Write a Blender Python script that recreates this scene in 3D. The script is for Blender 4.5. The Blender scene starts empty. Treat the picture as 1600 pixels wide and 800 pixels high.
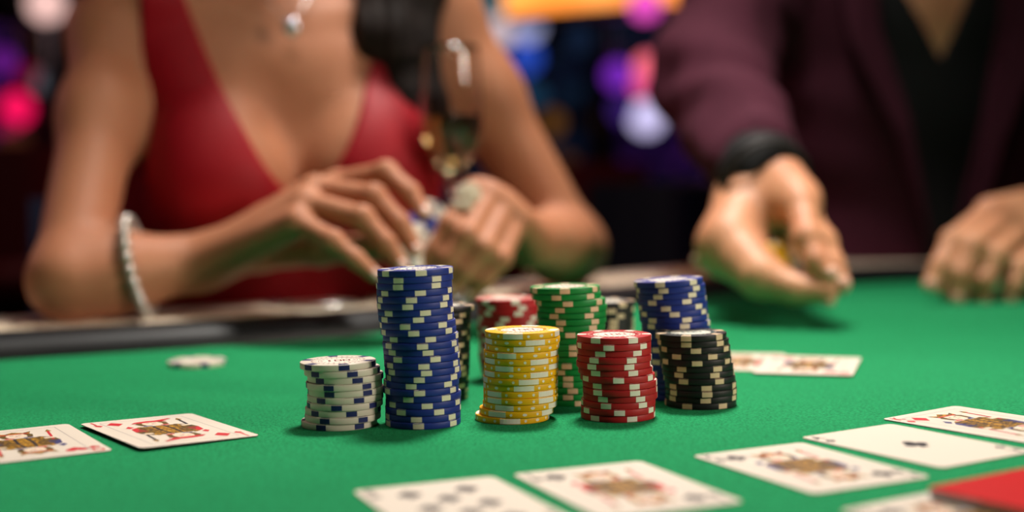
import bpy, math, random, time
import numpy as np
from mathutils import Vector, Matrix
PI = math.pi
R = math.radians
rng = random.Random(7)
T00 = time.time()
SC = bpy.context.scene
COL = SC.collection

# ------------------------------------------------------------------ camera
F_PX, PITCH, ROLL, CAM_H = 2189.0, 0.0601, -0.014, 0.1327
_cr, _sr = math.cos(ROLL), math.sin(ROLL)
_cp, _sp = math.cos(PITCH), math.sin(PITCH)
_R0, _U0, _F0 = Vector((1, 0, 0)), Vector((0, _sp, _cp)), Vector((0, _cp, -_sp))
CAMX = _cr * _R0 + _sr * _U0
CAMY = -_sr * _R0 + _cr * _U0
cam_data = bpy.data.cameras.new('camera')
cam = bpy.data.objects.new('camera', cam_data)
COL.objects.link(cam)
cam.matrix_world = Matrix(((CAMX.x, CAMY.x, -_F0.x, 0), (CAMX.y, CAMY.y, -_F0.y, 0), (CAMX.z, CAMY.z, -_F0.z, CAM_H), (0, 0, 0, 1)))
cam_data.sensor_width = 36
cam_data.lens = F_PX / 1600 * 36
cam_data.clip_start = 0.01
cam_data.dof.use_dof = True
cam_data.dof.focus_distance = 0.745
cam_data.dof.aperture_fstop = 2.6
SC.camera = cam

# ------------------------------------------------------------------ world, lights, exposure
SC.view_settings.view_transform = 'Standard'
SC.view_settings.look = 'None'
SC.view_settings.gamma = 1
SC.view_settings.use_curve_mapping = False
SC.view_settings.exposure = 0.0
w = bpy.data.worlds.new('world')
SC.world = w
w.use_nodes = True
w.node_tree.nodes['Background'].inputs[0].default_value = (0.30, 0.22, 0.36, 1)
w.node_tree.nodes['Background'].inputs[1].default_value = 0.07


def area(name, loc, target, size, power, color, sy=None, spread=180):
    d = bpy.data.lights.new(name, 'AREA')
    d.energy = power
    d.color = color
    d.shape = 'RECTANGLE' if sy else 'DISK'
    d.size = size
    d.spread = R(spread)
    if sy:
        d.size_y = sy
    o = bpy.data.objects.new(name, d)
    o.location = loc
    o.rotation_euler = (Vector(target) - Vector(loc)).to_track_quat('-Z', 'Y').to_euler()
    COL.objects.link(o)
    return o


area('table_downlight', (0.16, 1.36, 1.45), (0.08, 0.84, 0), 0.34, 9.4, (1.0, 0.94, 0.86), spread=88)
area('aisle_light', (2.0, -0.05, 0.75), (-0.05, 0.90, 0.08), 0.4, 1.9, (1.0, 0.86, 0.72), spread=42)
area('background_fill_light', (0.3, 3.3, 2.1), (0.3, 2.9, -0.5), 1.2, 16.0, (1.0, 0.55, 0.55))  # added reddish fill for the dark background and shoulder rims, not a real fixture
area('neon_side_light', (-2.6, 2.2, 1.3), (-0.3, 1.3, 0.2), 0.8, 6.0, (1.0, 0.30, 0.42))
area('player_light', (-0.1, 0.15, 1.75), (-0.2, 1.35, 0.15), 0.5, 1.15, (1.0, 0.84, 0.72), spread=70)


# ------------------------------------------------------------------ helpers
def ray(u, v):
    x0, y0 = (u - 800) / F_PX, (400 - v) / F_PX
    return CAMX * x0 + CAMY * y0 + _F0


def P(u, v, Y):
    """point of the place seen at a photo pixel, at distance Y along the room"""
    d = ray(u, v)
    return Vector((0, 0, CAM_H)) + d * (Y / d.y)


def G(u, v, z=0.0):
    d = ray(u, v)
    return Vector((0, 0, CAM_H)) + d * ((z - CAM_H) / d.z)


def lin(c):
    return tuple(((x / 255) / 12.92 if x / 255 <= 0.04045 else ((x / 255 + 0.055) / 1.055) ** 2.4) for x in c) + (1.0,)


def mat(name, rgb, rough=0.5, metal=0.0, noise=None, bump=None, sss=0.0, emit=None, strength=0.0, coat=0.0, trans=0.0, ior=1.45, spec=0.5, sheen=0.0):
    m = bpy.data.materials.new(name)
    m.use_nodes = True
    nt = m.node_tree
    b = nt.nodes['Principled BSDF']
    b.inputs['Base Color'].default_value = lin(rgb)
    b.inputs['Roughness'].default_value = rough
    b.inputs['Metallic'].default_value = metal
    b.inputs['IOR'].default_value = ior
    b.inputs['Specular IOR Level'].default_value = spec
    b.inputs['Transmission Weight'].default_value = trans
    b.inputs['Coat Weight'].default_value = coat
    b.inputs['Sheen Weight'].default_value = sheen
    if sss:
        b.inputs['Subsurface Weight'].default_value = sss
        b.inputs['Subsurface Radius'].default_value = (0.012, 0.005, 0.003)
        b.inputs['Subsurface Scale'].default_value = 1.0
    if emit is not None:
        b.inputs['Emission Color'].default_value = lin(emit)
        b.inputs['Emission Strength'].default_value = strength
    if noise or bump:
        tc = nt.nodes.new('ShaderNodeTexCoord')
    if noise:      # (scale, second colour, low, high)
        n = nt.nodes.new('ShaderNodeTexNoise')
        n.inputs['Scale'].default_value = noise[0]
        n.inputs['Detail'].default_value = 6
        r = nt.nodes.new('ShaderNodeValToRGB')
        r.color_ramp.elements[0].position = noise[2]
        r.color_ramp.elements[1].position = noise[3]
        r.color_ramp.elements[0].color = lin(rgb)
        r.color_ramp.elements[1].color = lin(noise[1])
        nt.links.new(tc.outputs['Object'], n.inputs['Vector'])
        nt.links.new(n.outputs['Fac'], r.inputs['Fac'])
        nt.links.new(r.outputs['Color'], b.inputs['Base Color'])
    if bump:       # (scale, strength, distance)
        n2 = nt.nodes.new('ShaderNodeTexNoise')
        n2.inputs['Scale'].default_value = bump[0]
        n2.inputs['Detail'].default_value = 4
        bp = nt.nodes.new('ShaderNodeBump')
        bp.inputs['Strength'].default_value = bump[1]
        bp.inputs['Distance'].default_value = bump[2]
        nt.links.new(tc.outputs['Object'], n2.inputs['Vector'])
        nt.links.new(n2.outputs['Fac'], bp.inputs['Height'])
        nt.links.new(bp.outputs['Normal'], b.inputs['Normal'])
    return m


def glow(name, rgb, strength):
    m = bpy.data.materials.new(name)
    m.use_nodes = True
    nt = m.node_tree
    nt.nodes.clear()
    e = nt.nodes.new('ShaderNodeEmission')
    e.inputs[0].default_value = lin(rgb)
    e.inputs[1].default_value = strength
    o = nt.nodes.new('ShaderNodeOutputMaterial')
    nt.links.new(e.outputs[0], o.inputs[0])
    return m


def link(name, me, m=None, parent=None, smooth=False, mtx=None):
    if m is not None:
        for mm in (m if isinstance(m, (list, tuple)) else [m]):
            me.materials.append(mm)
    if smooth:
        me.polygons.foreach_set('use_smooth', [True] * len(me.polygons))
    o = bpy.data.objects.new(name, me)
    COL.objects.link(o)
    if mtx is not None:
        o.matrix_world = mtx
    if parent:
        o.parent = parent
    return o


def empty(name, loc=(0, 0, 0), rz=0.0):
    o = bpy.data.objects.new(name, None)
    o.empty_display_size = 0.02
    o.location = loc
    o.rotation_euler = (0, 0, rz)
    COL.objects.link(o)
    return o


def tag(o, label=None, cat=None, group=None, kind=None):
    if label:
        n = len(label.split())
        assert 4 <= n <= 16, (n, label)
        o['label'] = label
    if cat:
        o['category'] = cat
    if group:
        o['group'] = group
    if kind:
        o['kind'] = kind
    return o


class MB:
    def __init__(s):
        s.v, s.f, s.mi = [], [], []

    def add(s, vs, fs, mi=0):
        n = len(s.v)
        s.v += [tuple(x) for x in vs]
        s.f += [[i + n for i in f] for f in fs]
        s.mi += [mi] * len(fs)
        return s

    def box(s, c, d, mi=0, M=None, bev=0.0):
        hx, hy, hz = d[0] / 2, d[1] / 2, d[2] / 2
        if bev <= 0:
            vs = [Vector((c[0] + x * hx, c[1] + y * hy, c[2] + z * hz)) for z in (-1, 1) for x, y in ((-1, -1), (1, -1), (1, 1), (-1, 1))]
            fs = [(3, 2, 1, 0), (4, 5, 6, 7), (0, 1, 5, 4), (1, 2, 6, 5), (2, 3, 7, 6), (3, 0, 4, 7)]
        else:
            vs, fs = [], []
            for z, ins in ((-hz, bev), (-hz + bev, 0), (hz - bev, 0), (hz, bev)):
                ax, ay = hx - ins, hy - ins
                b2 = bev
                for x, y in ((-ax + b2, -ay), (ax - b2, -ay), (ax, -ay + b2), (ax, ay - b2), (ax - b2, ay), (-ax + b2, ay), (-ax, ay - b2), (-ax, -ay + b2)):
                    vs.append(Vector((c[0] + x, c[1] + y, c[2] + z)))
            for k in range(3):
                for i in range(8):
                    j = (i + 1) % 8
                    fs.append((k * 8 + i, k * 8 + j, k * 8 + 8 + j, k * 8 + 8 + i))
            fs.append(tuple(range(7, -1, -1)))
            fs.append(tuple(range(24, 32)))
        if M is not None:
            vs = [M @ v for v in vs]
        return s.add(vs, fs, mi)

    def lathe(s, prof, n=32, c=(0, 0, 0), mi=0, M=None, cap=True):
        vs = []
        for r, z in prof:
            for i in range(n):
                a = 2 * PI * i / n
                vs.append(Vector((c[0] + r * math.cos(a), c[1] + r * math.sin(a), c[2] + z)))
        fs = []
        for k in range(len(prof) - 1):
            for i in range(n):
                j = (i + 1) % n
                fs.append((k * n + i, k * n + j, (k + 1) * n + j, (k + 1) * n + i))
        if cap:
            fs.append(tuple(range(n - 1, -1, -1)))
            fs.append(tuple(range((len(prof) - 1) * n, len(prof) * n)))
        if M is not None:
            vs = [M @ v for v in vs]
        return s.add(vs, fs, mi)

    def tube(s, pts, r, n=10, mi=0, closed=False):
        pts = [Vector(p) for p in pts]
        N = len(pts)
        rs = r if isinstance(r, (list, tuple)) else [r] * N
        up = Vector((0, 0, 1))
        vs = []
        prev = None
        for i, p in enumerate(pts):
            a = pts[(i + 1) % N] if (closed or i < N - 1) else p
            b = pts[(i - 1) % N] if (closed or i > 0) else p
            t = (a - b).normalized()
            if prev is None:
                x = t.cross(up)
                if x.length < 1e-3:
                    x = t.cross(Vector((1, 0, 0)))
            else:
                x = prev - t * prev.dot(t)
            x.normalize()
            prev = x
            y = t.cross(x)
            for k in range(n):
                an = 2 * PI * k / n
                vs.append(p + (x * math.cos(an) + y * math.sin(an)) * rs[i])
        fs = []
        for i in range(N if closed else N - 1):
            i2 = (i + 1) % N
            for k in range(n):
                k2 = (k + 1) % n
                fs.append((i * n + k, i * n + k2, i2 * n + k2, i2 * n + k))
        if not closed:
            fs.append(tuple(range(n - 1, -1, -1)))
            fs.append(tuple(range((N - 1) * n, N * n)))
        return s.add(vs, fs, mi)

    def ball(s, c, r, n=12, mi=0, M=None):
        k = n // 2
        rr = r if isinstance(r, (tuple, list)) else (r, r, r)
        prof = []
        vs, fs = [], []
        vs.append(Vector((0, 0, -1)))
        for i in range(1, k):
            z = -math.cos(PI * i / k)
            q = math.sin(PI * i / k)
            for j in range(n):
                vs.append(Vector((q * math.cos(2 * PI * j / n), q * math.sin(2 * PI * j / n), z)))
        vs.append(Vector((0, 0, 1)))
        for j in range(n):
            fs.append((0, 1 + (j + 1) % n, 1 + j))
            for i in range(k - 2):
                a = 1 + i * n
                fs.append((a + j, a + (j + 1) % n, a + n + (j + 1) % n, a + n + j))
            a = 1 + (k - 2) * n
            fs.append((a + j, a + (j + 1) % n, len(vs) - 1))
        vs = [Vector((v.x * rr[0], v.y * rr[1], v.z * rr[2])) for v in vs]
        if M is not None:
            vs = [M @ v for v in vs]
        return s.add([v + Vector(c) for v in vs], fs, mi)

    def mesh(s, name):
        me = bpy.data.meshes.new(name)
        me.from_pydata(s.v, [], s.f)
        if any(s.mi):
            me.polygons.foreach_set('material_index', s.mi)
        me.update()
        return me

    def build(s, name, m, parent=None, smooth=False, mtx=None):
        return link(name, s.mesh(name), m, parent, smooth, mtx)


def smooth_by_angle(o, ang=35):
    me = o.data
    me.polygons.foreach_set('use_smooth', [True] * len(me.polygons))
    me.set_sharp_from_angle(angle=R(ang))


# ------------------------------------------------------------------ implicit surface mesher (bodies, cloth)
def cone(a, b, ra, rb=None, k=0.01):
    return ('c', np.array(a, np.float32), np.array(b, np.float32), ra, ra if rb is None else rb, k)


def ell(c, r, k=0.02, M=None):
    return ('e', np.array(c, np.float32), np.array(r, np.float32), None if M is None else np.array(M, np.float32), 0, k)


def prim_d(p, q):
    if q[0] == 'c':
        a, b, ra, rb = q[1], q[2], q[3], q[4]
        ab = b - a
        t = np.clip(((p - a) @ ab) / max(float(ab @ ab), 1e-9), 0, 1)
        d = p - a - t[..., None] * ab
        return np.sqrt((d * d).sum(-1)) - (ra + (rb - ra) * t)
    d = p - q[1]
    if q[3] is not None:
        d = d @ q[3]
    r = q[2]
    e = d / r
    k0 = np.sqrt((e * e).sum(-1)) + 1e-6
    e = d / (r * r)
    k1 = np.sqrt((e * e).sum(-1)) + 1e-6
    return k0 * (k0 - 1) / k1


def smin(a, b, k):
    h = np.maximum(k - np.abs(a - b), 0) / k
    return np.minimum(a, b) - h * h * k * 0.25


def implicit(prims, h, post=None, pad=0.02):
    lo = np.min([np.minimum(q[1], q[2]) - max(q[3], q[4]) if q[0] == 'c' else q[1] - q[2].max() for q in prims], 0) - pad
    hi = np.max([np.maximum(q[1], q[2]) + max(q[3], q[4]) if q[0] == 'c' else q[1] + q[2].max() for q in prims], 0) + pad
    nb = 8
    B = np.ceil((hi - lo) / (h * nb)).astype(int)
    bs = h * nb
    g = np.stack(np.meshgrid(*[np.arange(n) for n in B], indexing='ij'), -1).reshape(-1, 3)
    cen = (lo + (g + 0.5) * bs - h / 2).astype(np.float32)
    dc = [prim_d(cen, q) for q in prims]
    dm = np.min(dc, 0)
    rad = bs * 0.87
    D = np.repeat(np.repeat(np.repeat(np.where(dm > 0, 1.0, -1.0).astype(np.float32).reshape(B), nb, 0), nb, 1), nb, 2)
    near = np.abs(dm) < rad * (2.2 if post else 1.9) + (0.012 if post else 0.006)
    idx = np.nonzero(near)[0]
    gg = g[idx]
    loc = np.stack(np.meshgrid(*[np.arange(nb)] * 3, indexing='ij'), -1).reshape(-1, 3)
    D4 = D.reshape(B[0], nb, B[1], nb, B[2], nb)
    CH = 6000
    for s in range(0, len(idx), CH):
        ii = idx[s:s + CH]
        g2 = gg[s:s + CH]
        pts = (lo + (g2[:, None, :] * nb + loc[None]) * h).astype(np.float32)
        d = np.full(pts.shape[:2], 1.0, np.float32)
        dmi = dm[ii]
        for q, c in zip(prims, dc):
            m = c[ii] < dmi + 2 * rad + q[5]
            if m.any():
                d[m] = smin(d[m], prim_d(pts[m], q), q[5])
        if post:
            d = post(pts, d)
        D4[g2[:, 0], :, g2[:, 1], :, g2[:, 2], :] = d.reshape(-1, nb, nb, nb)
    S = D < 0
    A = np.zeros(tuple(np.array(D.shape) - 1), np.uint8)
    for dx in (0, 1):
        for dy in (0, 1):
            for dz in (0, 1):
                A += S[dx:dx + A.shape[0], dy:dy + A.shape[1], dz:dz + A.shape[2]]
    act = (A > 0) & (A < 8)
    ids = np.argwhere(act)
    vid = np.full(A.shape, -1, np.int32)
    vid[act] = np.arange(len(ids))
    cs = np.array([(x, y, z) for x in (0, 1) for y in (0, 1) for z in (0, 1)])
    val = np.stack([D[ids[:, 0] + c[0], ids[:, 1] + c[1], ids[:, 2] + c[2]] for c in cs], 1)
    acc = np.zeros((len(ids), 3))
    cnt = np.zeros(len(ids))
    for i in range(8):
        for j in range(i + 1, 8):
            if np.abs(cs[i] - cs[j]).sum() == 1:
                a, b = val[:, i], val[:, j]
                m = (a < 0) != (b < 0)
                t = np.where(m, a / np.where(m, a - b, 1), 0)
                acc += np.where(m[:, None], cs[i] + t[:, None] * (cs[j] - cs[i]), 0)
                cnt += m
    V = lo + (ids + acc / cnt[:, None]) * h
    faces = []
    for ax in range(3):
        a1, a2 = (ax + 1) % 3, (ax + 2) % 3
        sl0 = [slice(None)] * 3
        sl1 = [slice(None)] * 3
        sl0[ax] = slice(0, -1)
        sl1[ax] = slice(1, None)
        s0, s1 = S[tuple(sl0)], S[tuple(sl1)]
        e = np.argwhere(s0 != s1)
        ok = (e[:, a1] > 0) & (e[:, a2] > 0) & (e[:, a1] < A.shape[a1]) & (e[:, a2] < A.shape[a2])
        e = e[ok]
        ins = s0[e[:, 0], e[:, 1], e[:, 2]]
        q = []
        for o1, o2 in ((-1, -1), (0, -1), (0, 0), (-1, 0)):
            c = e.copy()
            c[:, a1] += o1
            c[:, a2] += o2
            q.append(vid[c[:, 0], c[:, 1], c[:, 2]])
        q = np.stack(q, 1)
        q[~ins] = q[~ins][:, ::-1]
        q = q[(q >= 0).all(1)]
        faces.append(q)
    Fq = np.concatenate(faces)
    return V, Fq


def np_mesh(name, V, Fq):
    me = bpy.data.meshes.new(name)
    me.vertices.add(len(V))
    me.vertices.foreach_set('co', V.astype(np.float32).ravel())
    me.loops.add(Fq.size)
    me.loops.foreach_set('vertex_index', Fq.astype(np.int32).ravel())
    me.polygons.add(len(Fq))
    me.polygons.foreach_set('loop_start', np.arange(0, Fq.size, 4, dtype=np.int32))
    me.polygons.foreach_set('loop_total', np.full(len(Fq), 4, np.int32))
    me.polygons.foreach_set('use_smooth', np.ones(len(Fq), bool))
    me.update(calc_edges=True)
    me.validate()
    return me


def body(name, prims, h, m, parent=None, post=None):
    V, Fq = implicit(prims, h, post)
    return link(name, np_mesh(name, V, Fq), m, parent)


# ------------------------------------------------------------------ room
FLOOR_Z = -0.76
CEIL_Z = 2.3
carpet = mat('casino carpet', (52, 10, 16), 0.95, noise=(6, (24, 8, 22), 0.45, 0.55), bump=(300, 0.5, 0.003))
wallm = mat('dark plum wall', (24, 16, 30), 0.8, noise=(1.2, (34, 22, 34), 0.3, 0.7))
ceilm = mat('dark ceiling', (20, 17, 22), 0.9, bump=(40, 0.2, 0.002))
trimm = mat('dark trim', (30, 20, 16), 0.4)


def slab(name, c, d, m):
    o = MB().box(c, d).build(name, m)
    o['kind'] = 'structure'
    return o


slab('floor', (0, 2.5, FLOOR_Z - 0.05), (9.2, 12.2, 0.1), carpet)
slab('ceiling', (0, 2.5, CEIL_Z + 0.05), (9.2, 12.2, 0.1), ceilm)
slab('wall_back', (0, 8.55, (FLOOR_Z + CEIL_Z) / 2), (9.2, 0.1, CEIL_Z - FLOOR_Z), wallm)
slab('wall_front', (0, -3.55, (FLOOR_Z + CEIL_Z) / 2), (9.2, 0.1, CEIL_Z - FLOOR_Z), wallm)
slab('wall_left', (-4.55, 2.5, (FLOOR_Z + CEIL_Z) / 2), (0.1, 12.0, CEIL_Z - FLOOR_Z), wallm)
slab('wall_right', (4.55, 2.5, (FLOOR_Z + CEIL_Z) / 2), (0.1, 12.0, CEIL_Z - FLOOR_Z), wallm)
slab('baseboard_back', (0, 8.49, FLOOR_Z + 0.08), (9.0, 0.02, 0.16), trimm)
slab('baseboard_left', (-4.49, 2.5, FLOOR_Z + 0.08), (0.02, 11.9, 0.16), trimm)

# ------------------------------------------------------------------ poker table
felt = mat('green felt', (30, 140, 86), 0.95, noise=(3.5, (37, 150, 94), 0.35, 0.65), bump=(900, 0.9, 0.0014), spec=0.12)
_nt = felt.node_tree
_fn = _nt.nodes.new('ShaderNodeTexNoise')
_fn.inputs['Scale'].default_value = 620
_fn.inputs['Detail'].default_value = 3
_fm = _nt.nodes.new('ShaderNodeMixRGB')
_fm.blend_type = 'MULTIPLY'
_fr = _nt.nodes.new('ShaderNodeValToRGB')
_fr.color_ramp.elements[0].position, _fr.color_ramp.elements[1].position = 0.36, 0.62
_fr.color_ramp.elements[0].color, _fr.color_ramp.elements[1].color = (0.66, 0.66, 0.66, 1), (1.12, 1.12, 1.12, 1)
_tc = [n for n in _nt.nodes if n.type == 'TEX_COORD'][0]
_src = _nt.nodes['Principled BSDF'].inputs['Base Color'].links[0].from_socket
_nt.links.new(_tc.outputs['Object'], _fn.inputs['Vector'])
_nt.links.new(_fn.outputs['Fac'], _fr.inputs['Fac'])
_nt.links.new(_src, _fm.inputs[1])
_nt.links.new(_fr.outputs['Color'], _fm.inputs[2])
_fm.inputs[0].default_value = 1.0
_nt.links.new(_fm.outputs['Color'], _nt.nodes['Principled BSDF'].inputs['Base Color'])
vinyl = mat('black padded vinyl', (12, 14, 18), 0.5, spec=0.35, bump=(420, 0.12, 0.001))
ledgem = mat('cream ledge laminate', (228, 212, 188), 0.30, noise=(30, (214, 196, 170), 0.4, 0.6), coat=0.3)
steel = mat('brushed steel', (190, 190, 188), 0.25, 1.0)
darkwood = mat('dark lacquered wood', (38, 22, 16), 0.3, noise=(12, (54, 32, 20), 0.4, 0.6))

edge_px = [(-60, 566), (0, 563), (150, 554), (300, 545), (440, 535), (580, 523), (690, 512), (800, 500), (900, 489), (1000, 477), (1110, 464), (1230, 451), (1330, 443), (1440, 440)]
ctrl = [G(u, v).xy for u, v in edge_px]
ctrl += [Vector(p) for p in ((0.62, 1.66), (0.82, 1.60), (1.0, 1.45), (1.07, 1.2), (1.0, 0.85), (0.8, 0.45), (0.5, 0.05), (0.15, -0.4), (-0.2, -0.75), (-0.55, -0.9), (-0.9, -0.8), (-1.12, -0.45), (-1.15, 0.0), (-1.05, 0.4), (-0.85, 0.72), (-0.6, 0.9))]


def catmull(pts, n=5):
    out = []
    N = len(pts)
    for i in range(N):
        p0, p1, p2, p3 = pts[i - 1], pts[i], pts[(i + 1) % N], pts[(i + 2) % N]
        for k in range(n):
            t = k / n
            out.append(0.5 * ((2 * p1) + (p2 - p0) * t + (2 * p0 - 5 * p1 + 4 * p2 - p3) * t * t + (3 * p1 - p0 - 3 * p2 + p3) * t ** 3))
    return out


ctrl2 = [(ctrl[i - 1] + ctrl[i] * 2 + ctrl[(i + 1) % len(ctrl)]) / 4 for i in range(len(ctrl))]
ctrl2 = [(ctrl2[i - 1] + ctrl2[i] * 2 + ctrl2[(i + 1) % len(ctrl)]) / 4 for i in range(len(ctrl))]
outline = catmull(ctrl2)
NO = len(outline)
nrm = []
for i in range(NO):
    t = (outline[(i + 1) % NO] - outline[i - 1]).normalized()
    nrm.append(Vector((-t.y, t.x)))          # outward: outline runs clockwise seen from above
cenO = sum(outline, Vector((0, 0))) / NO
if sum((outline[i] - cenO).dot(nrm[i]) for i in range(NO)) < 0:
    nrm = [-n for n in nrm]

table = tag(empty('poker_table', (cenO.x, cenO.y, FLOOR_Z)), 'long poker table with green felt top, black padded rail and cream outer ledge', 'table')
IT = Matrix.Translation(-Vector((cenO.x, cenO.y, FLOOR_Z)))


def ring_sweep(name, prof, m, closed_prof=True, parent=table, smooth=True):
    vs, fs = [], []
    K = len(prof)
    for i in range(NO):
        for off, z in prof:
            q = outline[i] + nrm[i] * off
            vs.append(IT @ Vector((q.x, q.y, z)))
    for i in range(NO):
        j = (i + 1) % NO
        for k in range(K if closed_prof else K - 1):
            l = (k + 1) % K
            fs.append((i * K + k, i * K + l, j * K + l, j * K + k))
    o = MB().add(vs, fs).build(name, m, parent)
    if smooth:
        smooth_by_angle(o, 50)
    return o


vs = [IT @ Vector((q.x, q.y, 0)) for q in [outline[i] + nrm[i] * 0.01 for i in range(NO)]]
vb = [v - Vector((0, 0, 0.03)) for v in vs]
MB().add(vs + vb, [tuple(range(NO)), tuple(range(2 * NO - 1, NO - 1, -1))] + [(i, i + NO, (i + 1) % NO + NO, (i + 1) % NO) for i in range(NO)]).build('felt_top', felt, table)
roll = []
for k in range(14):
    a = PI * (k / 13)
    roll.append((0.030 - 0.030 * math.cos(a), -0.004 + 0.0225 * math.sin(a) ** 0.7))
ring_sweep('padded_rail', roll + [(0.06, -0.03), (0.0, -0.03)], vinyl)
ring_sweep('rail_ledge', [(0.050, -0.03), (0.050, 0.014), (0.053, 0.0175), (0.155, 0.0175), (0.160, 0.013), (0.160, -0.012), (0.150, -0.03)], ledgem)
ring_sweep('table_skirt', [(0.09, -0.031), (0.13, -0.031), (0.10, -0.12), (0.06, -0.12)], darkwood)
for t in (-0.62, 0.62):
    c = Vector((t * 0.72, t * 0.78, 0))
    pd = MB()
    pd.lathe([(0.26, 0), (0.26, 0.03), (0.12, 0.07), (0.09, 0.2), (0.09, 0.55), (0.16, 0.68), (0.22, 0.728)], 24, c=tuple(c))
    pd.build('pedestal_leg', darkwood, table, True)

# steel cup holders set into the rail ledge
for (i0) in [int(x) for x in (NO * 0.02,)]:
    pass


def nearest_outline(u, v):
    g = G(u, v).xy
    return min(range(NO), key=lambda i: (outline[i] - g).length)


cup_i = nearest_outline(600, 522)
cq = outline[cup_i] + nrm[cup_i] * 0.108
cup = MB().lathe([(0.0005, -0.055), (0.034, -0.055), (0.036, 0.015), (0.046, 0.0177), (0.047, 0.0200), (0.045, 0.0210), (0.037, 0.0195), (0.0345, 0.015), (0.0325, -0.051), (0.0005, -0.051)], 32, c=tuple(IT @ Vector((cq.x, cq.y, 0))), cap=False)
cupo = cup.build('cup_holder', steel, table, True)
tag(cupo, 'steel cup holder rim set in the ledge')

# ------------------------------------------------------------------ poker chips
RAD, TH = 0.020, 0.00345
plastic = dict(rough=0.5, spec=0.35)
CM = {
    'blue': mat('blue chip clay', (30, 52, 138), **plastic, noise=(60, (26, 46, 126), 0.3, 0.7)),
    'white': mat('white chip clay', (214, 205, 190), **plastic, noise=(60, (204, 196, 180), 0.3, 0.7)),
    'yellow': mat('yellow chip clay', (236, 180, 10), **plastic, noise=(60, (226, 168, 8), 0.3, 0.7)),
    'red': mat('red chip clay', (176, 30, 34), **plastic, noise=(60, (164, 26, 32), 0.3, 0.7)),
    'black': mat('black chip clay', (20, 20, 23), **plastic, noise=(60, (27, 26, 28), 0.3, 0.7)),
    'green': mat('green chip clay', (4, 134, 58), **plastic, noise=(60, (6, 124, 52), 0.3, 0.7)),
    'cream': mat('cream chip insert', (222, 214, 188), **plastic),
    'tan': mat('tan chip insert', (218, 190, 156), **plastic),
    'ivory': mat('ivory chip insert', (224, 218, 204), **plastic),
    'navy': mat('navy chip insert', (22, 34, 92), **plastic),
    'paper': mat('chip label paper', (232, 224, 208), 0.45),
}
INK = {
    'blue': mat('blue ink', (60, 70, 150), 0.5), 'red': mat('red ink', (150, 30, 40), 0.5), 'yellow': mat('brown ink', (140, 70, 50), 0.5),
    'black': mat('teal ink', (20, 96, 96), 0.5), 'green': mat('maroon ink', (150, 70, 60), 0.5), 'white': mat('dark red ink', (120, 40, 40), 0.5),
}
INSERT = {'blue': 'cream', 'white': 'navy', 'yellow': 'ivory', 'red': 'ivory', 'black': 'tan', 'green': 'tan'}
H2 = TH / 2 - 0.00004


def chip_body_mesh(col):
    m = MB()
    b = 0.0004
    prof = [(0.0002, -H2 + 0.00025), (0.0118, -H2 + 0.00025), (0.0121, -H2), (RAD - b, -H2), (RAD - b * 0.3, -H2 + b * 0.3), (RAD, -H2 + b), (RAD, H2 - b), (RAD - b * 0.3, H2 - b * 0.3), (RAD - b, H2), (0.0121, H2), (0.0118, H2 - 0.00025), (0.0002, H2 - 0.00025)]
    m.lathe(prof, 64)
    me = m.mesh('chip_' + col)
    me.materials.append(CM[col])
    me.polygons.foreach_set('use_smooth', [True] * len(me.polygons))
    me.set_sharp_from_angle(angle=R(30))
    return me


def chip_spot_mesh(col, half):
    m = MB()
    e = 0.00005
    b = 0.0004
    prof = [(0.0150, -H2 + 0.0002), (0.0150, -H2 - e * 0.4), (RAD - b, -H2 - e * 0.4), (RAD + e, -H2 + b), (RAD + e, H2 - b), (RAD - b, H2 + e * 0.6), (0.0150, H2 + e * 0.6), (0.0150, H2 - 0.0002), (RAD - 0.001, H2 - 0.0006), (RAD - 0.001, -H2 + 0.0006)]
    n = 6
    K = len(prof)
    vs, fs = [], []
    for i in range(n + 1):
        a = R(-half + 2 * half * i / n)
        for r, z in prof:
            vs.append((r * math.cos(a), r * math.sin(a), z))
    for i in range(n):
        for k in range(K):
            l = (k + 1) % K
            fs.append((i * K + k, i * K + l, (i + 1) * K + l, (i + 1) * K + k)[::-1])
    fs.append(tuple(range(K)))
    fs.append(tuple(range((n + 1) * K - 1, n * K - 1, -1)))
    m.add(vs, fs)
    me = m.mesh('insert_' + col)
    me.materials.append(CM[INSERT[col]])
    return me


def chip_dots_mesh():
    m = MB()
    for q in range(4):
        for da, w_ in ((24, 0.00075), (45, 0.00125), (66, 0.00075)):
            a = R(q * 90 + da)
            M = Matrix.Rotation(a, 4, 'Z') @ Matrix.Translation((RAD, 0, 0)) @ Matrix.Rotation(PI / 2, 4, 'Y')
            n = 10
            vs = [M @ Vector((0.00075 * math.cos(2 * PI * i / n), w_ * math.sin(2 * PI * i / n), 0.00006 - 0.00004 * abs(math.sin(2 * PI * i / n)))) for i in range(n)]
            vs2 = [M @ Vector((0.00075 * math.cos(2 * PI * i / n), w_ * math.sin(2 * PI * i / n), -0.0003)) for i in range(n)]
            m.add(vs + vs2, [tuple(range(n))] + [(i, i + n, (i + 1) % n + n, (i + 1) % n) for i in range(n)])
    me = m.mesh('edge_dots')
    me.materials.append(CM['ivory'])
    return me


BODY = {c: chip_body_mesh(c) for c in ('blue', 'white', 'yellow', 'red', 'black', 'green')}
SPOT = {c: chip_spot_mesh(c, 15.5 if c == 'yellow' else 8.2) for c in BODY}
DOTS = chip_dots_mesh()


def chip_label_mesh(col):
    m = MB()
    z = H2 - 0.00025
    m.lathe([(0.0113, z), (0.0113, z + 0.0001)], 40)
    return m.mesh('printed_label')


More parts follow.
